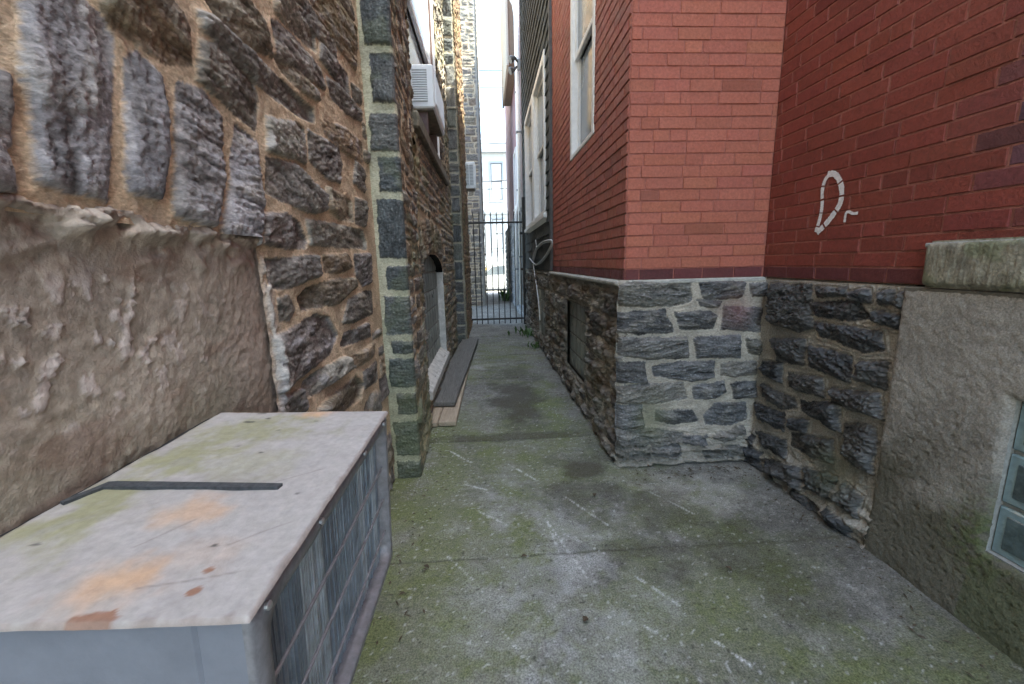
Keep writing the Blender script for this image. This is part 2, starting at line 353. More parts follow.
def bricks(name, u0, u1, v0, v1, fr, seed, parent, tone=(0.33, 0.075, 0.055), mort=(0.30, 0.08, 0.06), holes=(), header=None,
           course=0.0695, joint=0.008, length=(0.2, 0.235), proud=0.006, stain=None, vary=1.0):
    r = random.Random(seed); V = []; F = []; Cc = []
    o, u, v, n = fr
    def add(a0, a1, b0, b1, d, c, e=0.003):
        i = len(V); j = lambda: r.uniform(-1, 1) * 0.0009
        t1, t2 = r.gauss(0, 0.006), r.gauss(0, 0.012)
        for k, (a, b) in enumerate(((a0, b0), (a1, b0), (a1, b1), (a0, b1))): V.append(o + u * (a + j()) + v * (b + j()) - n * 0.001)
        for k, (a, b) in enumerate(((a0 + e, b0 + e), (a1 - e, b0 + e), (a1 - e, b1 - e), (a0 + e, b1 - e))):
            dd = d + (a - (a0 + a1) / 2) * t1 + (b - (b0 + b1) / 2) * t2
            V.append(o + u * (a + j()) + v * (b + j()) + n * dd)
        F.append((i + 4, i + 5, i + 6, i + 7))
        for k in range(4): F.append((i + k, i + (k + 1) % 4, i + 4 + (k + 1) % 4, i + 4 + k))
        Cc.extend([c] * 8)
    # mortar ground, cut round the holes
    cuts_u = sorted({u0, u1, *[h[0] for h in holes], *[h[1] for h in holes]}); cuts_v = sorted({v0, v1, *[h[2] for h in holes], *[h[3] for h in holes]})
    for a0, a1 in zip(cuts_u, cuts_u[1:]):
        for b0, b1 in zip(cuts_v, cuts_v[1:]):
            if any(h[0] <= (a0 + a1) / 2 <= h[1] and h[2] <= (b0 + b1) / 2 <= h[3] for h in holes): continue
            i = len(V); V.extend([o + u * a0 + v * b0, o + u * a1 + v * b0, o + u * a1 + v * b1, o + u * a0 + v * b1]); F.append((i, i + 1, i + 2, i + 3)); Cc.extend([mort] * 4)
    row = 0; b = v0
    while b < v1 - 0.01:
        b1 = min(b + course, v1); segs = [(u0, u1)]
        for h in holes:
            if h[2] < b1 - 0.01 and h[3] > b + 0.01:
                ns = []
                for s0, s1 in segs:
                    if h[1] <= s0 or h[0] >= s1: ns.append((s0, s1)); continue
                    if h[0] > s0: ns.append((s0, h[0]))
                    if h[1] < s1: ns.append((h[1], s1))
                segs = ns
        L0 = r.uniform(*length)
        for s0, s1 in segs:
            a = s0 - r.uniform(0.0, L0) if s0 == u0 else s0
            while a < s1 - 0.01:
                L = r.uniform(*length) * (0.5 if r.random() < 0.14 else 1.0)
                if header and b < header[0]: L = r.uniform(0.19, 0.24)
                x0, x1 = max(a, s0) + joint / 2, min(a + L, s1) - joint / 2
                if x1 - x0 > 0.012:
                    k = r.gauss(1, 0.065 * vary) * (0.75 if r.random() < 0.04 else 1)
                    c = header[1] if header and b < header[0] else tone
                    if stain: c = stain((x0 + x1) / 2, b, c)
                    add(x0, x1, b + joint / 2, b1 - joint / 2, max(0.0035, proud + r.gauss(0, 0.0012)), (c[0] * k, c[1] * k * r.gauss(1, 0.035 * vary), c[2] * k * r.gauss(1, 0.04 * vary)))
                a += L
        b = b1; row += 1
    me = bpy.data.meshes.new(name); me.from_pydata([tuple(p) for p in V], [], F)
    at = me.attributes.new('col', 'FLOAT_COLOR', 'POINT'); cc = np.ones((len(V), 4), np.float32); cc[:, :3] = np.clip(np.array(Cc), 0.01, 0.9); at.data.foreach_set('color', cc.reshape(-1))
    import bmesh
    bm = bmesh.new(); bm.from_mesh(me); bmesh.ops.recalc_face_normals(bm, faces=bm.faces); bm.to_mesh(me); bm.free()
    return link(name, me, M_BRICK, parent)

LEFT_STONES = [[(0.735,1.788),(0.743,1.802),(0.822,1.846),(0.866,1.829),(0.881,1.812),(0.823,1.606),(0.803,1.533),(0.701,1.539),(0.716,1.633),(0.714,1.684)],[(0.915,1.783),(0.943,1.808),(0.987,1.792),(0.979,1.718),(0.952,1.623),(0.921,1.551),(0.863,1.556)],[(1.052,1.795),(1.13,1.808),(1.187,1.776),(1.14,1.612),(1.085,1.507),(0.97,1.52),(1.01,1.667)],[(1.259,1.77),(1.35,1.755),(1.316,1.581),(1.268,1.471),(1.133,1.493),(1.2,1.633)],[(0.879,1.882),(1.039,1.972),(1.097,1.937),(1.099,1.868),(1.029,1.838),(0.941,1.84),(0.885,1.844)],[(0.644,1.665),(0.677,1.669),(0.662,1.582),(0.624,1.576)],[(1.193,2.06),(1.361,2.154),(1.46,2.128),(1.513,2.064),(1.448,2.047),(1.269,2.019)],[(1.161,1.99),(1.196,2.005),(1.33,2.002),(1.544,2.005),(1.837,2.004),(1.828,1.969),(1.728,1.948),(1.421,1.941),(1.277,1.95),(1.166,1.971)],[(1.15,1.926),(1.202,1.941),(1.373,1.938),(1.394,1.899),(1.354,1.803),(1.257,1.814),(1.125,1.84)],[(1.556,2.174),(1.671,2.199),(1.863,2.198),(1.938,2.185),(1.972,2.138),(1.808,2.114),(1.57,2.093)],[(1.607,2.281),(1.678,2.32),(1.786,2.317),(1.921,2.319),(1.924,2.263),(1.843,2.245),(1.652,2.221),(1.58,2.221)],[(1.708,2.337),(1.841,2.41),(1.972,2.407),(2.17,2.402),(2.177,2.348),(2.085,2.328),(1.931,2.324)],[(1.898,2.448),(2.21,2.621),(2.517,2.629),(2.485,2.424),(2.342,2.412),(2.196,2.414),(2.01,2.414)],[(1.979,2.301),(2.124,2.318),(2.346,2.334),(2.349,2.255),(2.144,2.232),(1.965,2.249)],[(1.552,2.07),(1.684,2.093),(1.865,2.079),(1.876,2.057),(1.758,2.046),(1.581,2.046)],[(2.027,2.193),(2.186,2.219),(2.517,2.22),(2.504,2.178),(2.261,2.137),(2.053,2.14)],[(2.394,2.313),(2.517,2.325),(2.532,2.269),(2.404,2.25)],[(2.286,2.649),(2.5,2.767),(2.514,2.669),(2.413,2.657)],[(1.44,1.849),(1.66,1.9),(1.717,1.892),(1.695,1.783),(1.601,1.779),(1.418,1.762)],[(1.759,1.904),(2.102,1.927),(2.121,1.87),(2.073,1.783),(1.889,1.771),(1.74,1.806)],[(1.911,1.988),(2.235,2.048),(2.498,2.052),(2.471,1.964),(2.203,1.936),(1.94,1.956)],[(1.408,1.724),(1.593,1.749),(1.686,1.719),(1.827,1.685),(1.821,1.629),(1.703,1.608),(1.507,1.619),(1.385,1.633)],[(1.895,1.723),(2.216,1.71),(2.233,1.627),(2.012,1.614),(1.893,1.645)],[(2.336,1.925),(2.489,1.914),(2.471,1.8),(2.276,1.82)],[(2.28,1.736),(2.435,1.739),(2.397,1.615),(2.26,1.621)],[(1.339,1.551),(1.481,1.569),(1.582,1.552),(1.625,1.494),(1.612,1.474),(1.456,1.471),(1.325,1.479)],[(1.644,1.564),(1.914,1.574),(2.386,1.578),(2.422,1.533),(2.412,1.499),(1.977,1.492),(1.654,1.489)],[(1.32,1.418),(1.481,1.424),(1.706,1.436),(1.696,1.369),(1.589,1.362),(1.446,1.338),(1.333,1.347)],[(1.778,1.44),(2.06,1.448),(2.11,1.399),(1.944,1.377),(1.782,1.387)],[(2.18,1.45),(2.434,1.459),(2.423,1.309),(2.269,1.302),(2.18,1.355)],[(1.512,1.289),(1.577,1.315),(1.846,1.335),(2.132,1.335),(2.15,1.304),(1.907,1.247),(1.531,1.256)],[(2.023,1.236),(2.288,1.259),(2.44,1.249),(2.424,1.14),(2.073,1.137),(1.925,1.15)],[(1.363,1.296),(1.435,1.298),(1.464,1.263),(1.419,1.238),(1.36,1.24)],[(1.301,1.181),(1.63,1.211),(1.773,1.186),(1.837,1.107),(1.735,1.051),(1.432,1.034),(1.297,1.024),(1.306,1.097)],[(1.468,0.992),(1.6,1.0),(1.897,0.989),(1.924,0.941),(1.582,0.935),(1.457,0.952)],[(1.927,1.092),(2.304,1.084),(2.342,1.021),(1.877,1.054)],[(1.951,0.963),(2.385,0.963),(2.365,0.899),(1.959,0.918)],[(2.151,0.853),(2.411,0.845),(2.413,0.748),(2.153,0.773)],[(1.62,0.863),(2.031,0.863),(2.134,0.795),(2.093,0.745),(1.797,0.777),(1.562,0.862)],[(2.241,0.697),(2.392,0.683),(2.388,0.568),(2.119,0.66)],[(1.316,0.989),(1.462,0.972),(1.456,0.904),(1.307,0.955)]]
JOG_STONES = [[(0.825,1.23),(0.934,1.253),(1.299,1.244),(1.316,1.13),(1.184,1.101),(0.85,1.111)],[(1.37,1.242),(1.647,1.239),(1.65,1.143),(1.406,1.139)],[(1.704,1.229),(1.829,1.232),(1.832,1.143),(1.733,1.152)],[(1.361,1.129),(1.521,1.114),(1.5,1.086),(1.386,1.093)],[(0.829,1.057),(1.14,1.07),(1.203,0.934),(0.989,0.926),(0.832,0.94)],[(1.213,1.05),(1.434,1.05),(1.481,1.026),(1.475,0.948),(1.259,0.944)],[(1.546,1.08),(1.799,1.062),(1.807,0.915),(1.533,0.935)],[(0.855,0.89),(1.297,0.882),(1.315,0.753),(1.063,0.753),(0.858,0.788)],[(1.354,0.88),(1.653,0.879),(1.676,0.74),(1.385,0.751)],[(1.717,0.861),(1.807,0.847),(1.815,0.759),(1.744,0.768)],[(0.815,0.721),(1.019,0.725),(1.035,0.597),(0.817,0.601)],[(1.089,0.688),(1.248,0.717),(1.492,0.708),(1.498,0.614),(1.348,0.589),(1.103,0.636)],[(1.556,0.694),(1.784,0.704),(1.796,0.626),(1.652,0.601),(1.561,0.623)],[(0.819,0.547),(1.001,0.579),(1.291,0.568),(1.32,0.467),(1.099,0.44),(0.82,0.464)],[(1.369,0.548),(1.56,0.569),(1.588,0.504),(1.521,0.458),(1.379,0.464)],[(1.632,0.549),(1.802,0.562),(1.811,0.458),(1.651,0.458)],[(0.81,0.429),(1.006,0.432),(1.031,0.274),(0.825,0.272)],[(1.113,0.38),(1.36,0.381),(1.4,0.306),(1.247,0.289),(1.116,0.319)],[(1.457,0.34),(1.524,0.415),(1.738,0.413),(1.752,0.303),(1.63,0.271),(1.473,0.278)],[(0.814,0.248),(1.083,0.255),(1.298,0.213),(1.29,0.151),(1.016,0.159),(0.827,0.174)],[(1.088,0.144),(1.279,0.134),(1.257,0.098),(1.089,0.111)],[(1.09,0.094),(1.293,0.083),(1.259,0.047),(1.115,0.06)],[(1.311,0.2),(1.467,0.192),(1.447,0.131),(1.314,0.15)],[(1.515,0.19),(1.727,0.254),(1.743,0.204),(1.589,0.161)],[(1.449,0.093),(1.69,0.119),(1.742,0.079),(1.647,0.045),(1.477,0.041)],[(0.816,0.154),(1.064,0.137),(1.067,0.062),(0.853,0.061)]]
RETURN_STONES = [[(2.591,1.224),(2.26,1.235),(2.209,1.009),(2.316,0.964),(2.559,0.989)],[(2.222,1.221),(2.029,1.232),(2.024,1.197),(2.198,1.176)],[(2.228,1.138),(1.948,1.172),(1.878,1.107),(1.921,1.085),(2.201,1.08)],[(1.997,1.217),(1.89,1.236),(1.873,1.178),(1.975,1.169)],[(1.838,1.227),(1.775,1.238),(1.76,1.189),(1.829,1.171)],[(1.744,1.234),(1.709,1.247),(1.704,1.162),(1.734,1.169)],[(2.196,1.039),(1.822,1.044),(1.787,0.974),(1.886,0.944),(2.166,0.961)],[(1.861,1.133),(1.718,1.138),(1.719,1.072),(1.849,1.087)],[(2.52,0.883),(2.253,0.931),(2.251,0.786),(2.456,0.752)],[(2.211,0.896),(1.949,0.898),(1.93,0.774),(2.071,0.775),(2.213,0.781)],[(1.89,0.886),(1.752,0.907),(1.746,0.791),(1.889,0.786)],[(2.619,0.713),(2.41,0.747),(2.417,0.634),(2.608,0.631)],[(2.36,0.697),(2.099,0.739),(2.085,0.645),(2.349,0.622)],[(2.028,0.705),(1.766,0.761),(1.737,0.651),(1.924,0.632),(2.018,0.64)],[(2.599,0.565),(2.299,0.56),(2.271,0.508),(2.415,0.463),(2.563,0.49)],[(2.239,0.565),(1.986,0.637),(1.95,0.501),(2.063,0.497),(2.23,0.507)],[(2.657,0.406),(2.367,0.441),(2.36,0.33),(2.592,0.322)],[(2.321,0.426),(2.167,0.47),(2.175,0.392),(2.293,0.374)],[(1.927,0.551),(1.765,0.59),(1.745,0.373),(1.824,0.357),(1.918,0.392)],[(2.288,0.344),(1.987,0.43),(1.969,0.311),(2.104,0.288),(2.28,0.283)],[(2.58,0.238),(2.322,0.281),(2.287,0.183),(2.468,0.164)],[(2.459,0.098),(2.164,0.181),(2.111,0.085),(2.31,0.038)],[(2.128,0.2),(1.928,0.247),(1.927,0.133),(2.077,0.104)],[(1.881,0.245),(1.764,0.232),(1.761,0.126),(1.865,0.142)],[(1.919,0.08),(1.781,0.072),(1.785,0.0),(1.892,0.011)]]
# ------------------------------------------------------------------ ground
def box_struct(name, x0, x1, y0, y1, z0, z1, m):
    o = MB().box(x0, x1, y0, y1, z0, z1).build(name, m); return tag(o, kind='structure')
gb = MB(); gb.quad((-400, -400, -0.06), (400, -400, -0.06), (400, 400, -0.06), (-400, 400, -0.06)); tag(gb.build('ground', M_EARTH), kind='structure')

gx = steps((-0.85, 1.95, 0.009)); gy = steps((-5, 0.3, 0.1), (0.3, 3.5, 0.007), (3.5, 5.5, 0.012), (5.5, 10, 0.025), (10, 19.2, 0.06))
GX, GY = np.meshgrid(gx, gy, indexing='ij')
def blob(cx, cy, rx, ry, s=0, amp=0.5):
    d = np.hypot((GX - cx) / rx, (GY - cy) / ry) + amp * fbm(GX * 3.1 + s, GY * 3.1, 5, s, 0.65); return sstep(1.25, 0.3, d)
h = 0.004 * fbm(GX * 3, GY * 3, 4, 1) + 0.0016 * fbm(GX * 45, GY * 45, 3, 2)
c = np.array([0.195, 0.192, 0.175])[None, None] * (1 + 0.25 * fbm(GX * 2.2, GY * 2.2, 5, 3) + 0.16 * fbm(GX * 9, GY * 9, 4, 36) + 0.30 * fbm(GX * 26, GY * 26, 5, 4, 0.7))[..., None]
track = blob(0.22, 1.5, 0.55, 1.1, 5, 0.6) * (0.6 + 0.4 * fbm(GX * 8, GY * 8, 4, 6))
c = mixc(c, (0.42, 0.43, 0.425), np.clip(track * 0.8, 0, 1))
c = mixc(c, (0.42, 0.41, 0.37), blob(1.25, 2.25, 0.35, 0.25, 8, 0.7) * 0.6)
c = mixc(c, (0.36, 0.36, 0.34), blob(0.0, 5.6, 0.5, 0.18, 9, 0.5) * 0.55)
mn = fbm(GX * 4.5, GY * 4.5, 5, 12); mf = fbm(GX * 34, GY * 34, 4, 13)
moss = np.maximum.reduce([sstep(0.22, -0.45, GX + 0.12 * mn) * sstep(0.2, 0.8, GY) * sstep(4.6, 3.2, GY) * 0.9, blob(1.42, 1.05, 0.42, 0.25, 14, 0.5), blob(0.55, 3.6, 0.22, 1.4, 15, 0.5) * 0.9,
    blob(0.95, 2.05, 0.35, 0.4, 16, 0.7) * 0.7, blob(0.3, 2.75, 0.5, 0.35, 17, 0.8) * 0.55, blob(1.05, 1.45, 0.35, 0.35, 18, 0.8) * 0.75, blob(0.5, 1.15, 0.3, 0.3, 19, 0.8) * 0.6, blob(0.1, 6.2, 0.7, 1.7, 20, 0.6) * 0.6, blob(0.0, 2.9, 0.5, 0.7, 45, 0.7) * 0.75, blob(-0.1, 1.7, 0.35, 0.7, 46, 0.7) * 0.8, blob(0.95, 1.5, 0.6, 0.8, 47, 0.9) * 0.6, blob(0.35, 3.0, 0.7, 1.2, 48, 0.8) * 0.6, blob(1.42, 1.02, 0.3, 0.2, 49, 0.4) * 1.3, blob(0.85, 2.5, 0.3, 0.2, 44, 0.6) * 0.5])
moss = np.clip(moss * (0.85 + 0.6 * mn) * (0.92 + 0.22 * mf), 0, 1)
c = mixc(c, (0.15, 0.172, 0.072), np.clip(moss * 1.05, 0, 0.92)); h = h + 0.003 * moss * (mf + 0.4)
damp = np.maximum.reduce([blob(0.26, 4.15, 0.3, 0.75, 21, 0.45), blob(0.62, 2.61, 0.17, 0.13, 22, 0.35) * 1.1, blob(0.72, 2.75, 0.4, 0.12, 23, 0.5) * 0.5, blob(0.2, 3.22, 0.75, 0.08, 24, 0.5) * 0.7, blob(0.75, 1.8, 0.55, 0.07, 25, 0.6) * 0.6, blob(0.5, 2.25, 0.25, 0.2, 26, 0.7) * 0.6, blob(0.9, 1.95, 0.4, 0.25, 50, 0.8) * 0.5, blob(0.3, 5.3, 0.35, 0.6, 51, 0.6) * 0.5, blob(1.3, 1.7, 0.35, 0.4, 52, 0.8) * 0.45])
c = c * (1 - 0.62 * np.clip(damp, 0, 1))[..., None]; c = mixc(c, (0.105, 0.095, 0.07), np.clip(damp, 0, 1) * 0.5)
for jy, a, wd in ((3.17, 0.015, 0.010), (1.80, 0.006, 0.006), (6.3, 0.006, 0.012), (5.0, 0.004, 0.010), (8.0, 0.004, 0.014)):
    g = np.exp(-((GY - jy - a * fbm(GX * 4, GX * 0, 4, 27 + int(jy))) / wd) ** 2) * (0.55 + 0.45 * sstep(-0.3, 0.3, fbm(GX * 6, GY * 0, 2, 28)))
    h = h - 0.007 * g; c = mixc(c, (0.07, 0.068, 0.05), g * 0.75)
scr = np.zeros(GX.shape)
for x0, y0, x1, y1, w, s in ((0.281, 2.06, 0.413, 1.59, 0.0028, 0.9), (0.281, 2.06, 0.30, 1.86, 0.004, 0.5), (0.80, 1.275, 0.93, 1.09, 0.003, 1.0), (-0.24, 1.83, -0.11, 1.66, 0.0035, 0.6), (-0.33, 3.0, -0.16, 2.8, 0.006, 0.6), (0.1, 2.75, 0.28, 2.5, 0.005, 0.45),
        (0.42, 2.3, 0.6, 2.0, 0.004, 0.5), (-0.1, 2.2, 0.06, 2.05, 0.005, 0.45), (0.62, 1.62, 0.74, 1.45, 0.004, 0.5), (0.35, 1.95, 0.52, 1.78, 0.003, 0.5), (0.0, 1.4, 0.1, 1.25, 0.003, 0.4), (0.95, 2.3, 1.1, 2.05, 0.004, 0.35), (-0.2, 2.5, -0.05, 2.42, 0.005, 0.5), (0.55, 1.38, 0.62, 1.3, 0.003, 0.6)):
    ex, ey = x1 - x0, y1 - y0; t = np.clip(((GX - x0) * ex + (GY - y0) * ey) / (ex * ex + ey * ey), 0, 1)
    d = np.hypot(GX - x0 - t * ex, GY - y0 - t * ey) + 0.004 * fbm(GX * 15, GY * 15, 2, 31)
    scr = np.maximum(scr, min(1, 1.4 * s) * np.exp(-(d / (w * 1.15)) ** 2) * sstep(-0.5, 0.1, fbm(GX * 60, GY * 25, 3, 32)))
fl = sstep(0.62, 0.8, fbm(GX * 42, GY * 42, 2, 33)) * 0.45
c = mixc(c, (0.62, 0.63, 0.62), np.clip(scr + fl * (1 - damp), 0, 1))
c = mixc(c, (0.04, 0.038, 0.03), sstep(0.72, 0.85, fbm(GX * 38, GY * 38, 2, 35)) * 0.7)
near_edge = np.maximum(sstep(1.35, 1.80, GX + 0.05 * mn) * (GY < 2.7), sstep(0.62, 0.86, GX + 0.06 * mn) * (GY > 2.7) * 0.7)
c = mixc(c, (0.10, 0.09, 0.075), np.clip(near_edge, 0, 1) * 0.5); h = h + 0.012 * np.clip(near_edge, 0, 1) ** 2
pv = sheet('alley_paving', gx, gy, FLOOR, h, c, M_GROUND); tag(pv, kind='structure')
box_struct('sidewalk', -14, 16, 19.25, 21.1, -0.14, 0.01, M_SIDEWALK)
box_struct('road', -60, 60, 21.12, 28.3, -0.2, -0.05 + 0.02, M_ASPHALT)
box_struct('far_sidewalk', -60, 60, 28.32, 30.2, -0.2, 0.09, M_SIDEWALK)

# ------------------------------------------------------------------ left stone house
LEFT = thing('stone_house', 'tall brown schist house with orange mortar forming the left side of the alley', 'house', (-0.665, 2.6, 0))
BROWN = [(0.21, 0.19, 0.16), (0.185, 0.172, 0.155), (0.235, 0.20, 0.15), (0.18, 0.167, 0.156), (0.25, 0.19, 0.13), (0.15, 0.138, 0.126), (0.26, 0.245, 0.21), (0.19, 0.165, 0.15)]
GREYS = [(0.27, 0.265, 0.28), (0.23, 0.225, 0.24), (0.30, 0.285, 0.285)]
TAN = (0.55, 0.425, 0.30)
XL = -0.665
PANEL_U, PANEL_V = 1.285, 1.50                                   # parged blocked-up opening: y < 1.285, z < 1.50
us = steps((-3, 0.35, 0.03), (0.35, 2.63, 0.0055)); vs = steps((0, 0.7, 0.02), (0.7, 3.3, 0.0055), (3.3, 7.2, 0.04))
auto = rubble(-3, 2.6, 0, 0.92, (0.09, 0.2), (0.18, 0.45), 0.03, 3) + rubble(-3, 2.6, 0.92, 7.2, (0.08, 0.2), (0.16, 0.42), 0.032, 4, 0.35)
def poly_gap(a, tr):
    pts = []
    for (x0, y0), (x1, y1) in zip(a, a[1:] + a[:1]): pts += [(x0 + (x1 - x0) * t, y0 + (y1 - y0) * t) for t in (0, 0.33, 0.66)]
    pts.append((sum(p[0] for p in a) / len(a), sum(p[1] for p in a) / len(a)))
    X = np.array([p[0] for p in pts]); Yv = np.array([p[1] for p in pts]); best = -9
    for t in tr:
        best = max(best, poly_sd(X, Yv, t).max())
        tc = np.array([[np.mean([p[0] for p in t])], [np.mean([p[1] for p in t])]])
        best = max(best, poly_sd(tc[0], tc[1], a).max())
    return best
auto = [a for a in auto if poly_gap(a, LEFT_STONES) < -0.022 and not (min(p[0] for p in a) < PANEL_U + 0.03 and min(p[1] for p in a) < PANEL_V + 0.02)
        and not (min(p[0] for p in a) < 0.72 and max(p[0] for p in a) > -0.3 and 1.4 < np.mean([p[1] for p in a]) < 1.95)]
vous = [[(x, 1.52), (x + w, 1.52), (x + w + 0.005, 1.83), (x - 0.005, 1.81)] for x, w in ((0.55, 0.10), (0.38, 0.12), (0.22, 0.11), (0.05, 0.13), (-0.12, 0.12), (-0.27, 0.1))]
polys = LEFT_STONES + auto + vous
pick = [8 + (k % 3) if k in (0, 1, 2, 3, 5) or k >= len(LEFT_STONES) + len(auto) else (k * 7) % 8 for k in range(len(polys))]
U, V, H, C, sd = stone_field(us, vs, polys, 5, relief=0.022, mort=0.003, pal=BROWN + GREYS, pick=pick, mcol=TAN, edge=0.006, rough=0.0035, ledge=0.006, strata=30, tilt=0.12, warp=0.0045, grow=0.0125, streak=0.6, facet=0.6, fleck=0.5)
green = sstep(0.25, 0.7, fbm(U * 2.2, V * 2.2, 4, 60)) * sstep(1.5, 2.4, V) ; C = mixc(C, (0.13, 0.14, 0.07), green * 0.35)
ww = np.exp(-np.abs(U - 1.305 - 0.012 * fbm(V * 20, V * 0, 3, 61)) / 0.022) * sstep(1.45, 1.38, V) * sstep(0.75, 0.9, V) * sstep(-0.35, 0.15, fbm(U * 40, V * 25, 3, 62) + 0.25)
C = mixc(C, (0.50, 0.48, 0.45), np.clip(ww * 1.5, 0, 0.9)); H = H + 0.012 * np.clip(ww, 0, 1)
sheet('wall', us, vs, frame_x(XL), H, C, M_STONE, LEFT, hole=lambda a, b: (a < PANEL_U - 0.012) & (b < PANEL_V - 0.012))
# parged panel below the stone flat arch
us = steps((-3, 0.35, 0.03), (0.35, PANEL_U + 0.012, 0.005)); vs = steps((0, 0.7, 0.02), (0.7, PANEL_V + 0.035, 0.005))
U, V = np.meshgrid(us, vs, indexing='ij')
top = PANEL_V - 0.005 + 0.018 * fbm(U * 7, U * 0, 4, 70) + 0.02 * (0.9 - U)
n1 = fbm(U * 5, V * 5, 5, 71); n2 = fbm(U * 22, V * 17, 4, 72)
lip = np.exp(-((V - top + 0.01) / 0.026) ** 2) * (1 + 1.3 * fbm(U * 13, V * 22, 4, 73))
lip2 = np.exp(-((V - top + 0.07 + 0.02 * n1) / 0.02) ** 2) * sstep(-0.2, 0.4, fbm(U * 6, V * 10, 3, 74))
flz = sstep(0.95, 0.75, U) * sstep(1.14, 1.2, V) * sstep(1.42, 1.36, V) + 0.45 * sstep(1.22, 1.0, U) * sstep(1.12, 1.22, V) * sstep(1.40, 1.34, V)
fk = fbm(U * 24, V * 15, 4, 75) + 0.25 * n2; flk = sstep(0.33, 0.345, fk) * np.clip(flz * 1.3 + 0.04, 0, 1)
flk_edge = np.exp(-((fk - 0.36) / 0.035) ** 2) * np.clip(flz + 0.08, 0, 1) * sstep(-0.3, 0.3, fbm(U * 9, V * 9, 2, 67))
rid = 1 - np.abs(fbm(U * 11, V * 11, 4, 78)) * 2; n3 = fbm(U * 60, V * 60, 3, 69)
H = -0.008 + 0.004 * n1 + 0.0014 * n2 + 0.0009 * n3 + 0.002 * np.clip(rid, 0, 1) ** 3 * sstep(-0.3, 0.4, fbm(U * 4, V * 4, 3, 68)) + lip * (0.018 + 0.004 * n2 + 0.004 * n3) + 0.009 * lip2 + 0.002 * flk + 0.007 * flk_edge + 0.0012 * np.abs(fbm(U * 30, V * 30, 3, 79))
H = np.where(V > top + 0.012, -0.03, H)
C = np.array([0.36, 0.312, 0.262])[None, None] * (1 + 0.10 * n1 + 0.12 * n2 + 0.12 * n3)[..., None]
C = mixc(C, (0.27, 0.24, 0.175), sstep(1.28, 1.0, V + 0.12 * n1) * 0.8)
C = mixc(C, (0.19, 0.115, 0.085), sstep(0.15, 0.6, fbm(U * 3, V * 9, 4, 76)) * 0.5)
C = mixc(C, (0.55, 0.49, 0.46), np.clip(flk * 0.85, 0, 1)); C = mixc(C, (0.36, 0.30, 0.26), np.clip(lip * 0.25, 0, 0.35))
C = mixc(C, (0.33, 0.24, 0.20), sstep(1.0, 1.28, U) * 0.5)
sheet('parged_panel', us, vs, frame_x(XL), H, C, M_STUCCO, LEFT)

# quoin pier
YQ, XQ = 2.62, -0.497
QB = [(0.098, 0.103, 0.104), (0.075, 0.083, 0.086), (0.115, 0.114, 0.108), (0.09, 0.096, 0.082)]
QM = (0.44, 0.42, 0.31)
def zq(py): return 1.4 + (258.5 - py) * YQ / 421.5
qrows = [(-40, 8, 0), (15, 66, 0), (72, 113, 1), (122, 155, 0), (160, 190, 1), (197, 252, 0), (259, 283, 1), (289, 328, 0), (334, 347, 1), (352, 382, 0), (388, 412, 1), (420, 458, 0), (464, 484, 0), (-95, -48, 1), (-140, -102, 0), (-200, -148, 0), (-245, -208, 1)]
qp = []
for a, b, s in qrows:
    x0 = -0.640 if s == 0 else -0.612; qp.append([(x0, zq(b)), (XQ + 0.03, zq(b)), (XQ + 0.03, zq(a)), (x0, zq(a))])
zt = zq(-250)
while zt < 7.0: qp.append([(-0.625, zt + 0.02), (XQ + 0.03, zt + 0.02), (XQ + 0.03, zt + 0.24), (-0.625, zt + 0.24)]); zt += 0.26
us = steps((-0.70, XQ + 0.012, 0.004)); vs = steps((0, 3.4, 0.005), (3.4, 7.2, 0.03))
U, V, H, C, sd = stone_field(us, vs, qp, 15, relief=0.018, mort=0.0, pal=QB, mcol=QM, edge=0.008, rough=0.006, ledge=0.007, strata=30, tilt=0.05, warp=0.010, fleck=0.3)
mz = sstep(1.3, 0.3, V + 0.3 * fbm(U * 6, V * 6, 3, 80)); C = mixc(C, (0.12, 0.15, 0.06), mz * 0.35); C = mixc(C, (0.16, 0.18, 0.09), sstep(0.1, 0.6, fbm(U * 5, V * 5, 4, 81)) * 0.25)
H = round_edge(H, U, XQ + 0.012, 0.004, 0.03)
sheet('quoin_pier', us, vs, frame_y(YQ), H, C, M_STONE, LEFT)
def thin_wall(x, y0, y1, z1, seed, dy, dz, pal=BROWN, mcol=(0.54, 0.42, 0.29), rows=(0.07, 0.16), wid=(0.14, 0.4), relief=0.02, name='wall', parent=None, m=M_STONE, hole=None, extra=(), side=1, mossy=0.4, round_at=(), z0=0.0, mort=0.0, ztop=7.2, tune=None, polys=None, cant=0.0, ledge=0.012, rough=0.007):
    us = steps((y0, y1, dy)); vs = steps((z0, z1, dz), (z1, ztop, 0.06)) if ztop > z1 else steps((z0, z1, dz))
    P = polys or rubble(y0 - 0.1, y1 + 0.1, z0, ztop, rows, wid, 0.022, seed, 0.45)
    if extra: P = list(extra) + [p for p in P if poly_gap(p, extra) < -0.015]
    U, V, H, C, sd = stone_field(us, vs, P, seed, relief=relief, mort=mort, pal=pal, mcol=mcol, edge=0.012, rough=rough, ledge=ledge, strata=40, tilt=0.12, warp=0.016)
    if mossy: C = mixc(C, (0.13, 0.15, 0.06), sstep(0.05, 0.6, fbm(U * 2, V * 2, 4, seed + 3)) * mossy)
    if tune: H, C = tune(U, V, H, C, sd)
    for e in round_at: H = round_edge(H, U, e, 0.010, 0.06)
    fr = frame_x(x, side)
    if cant: fr = (Vector((x - cant * y0, 0, 0)), Vector((cant, 1, 0)), Vector((0, 0, 1)), Vector((side, 0, 0)))
    return sheet(name, us, vs, fr, H, C, m, parent, hole=hole)
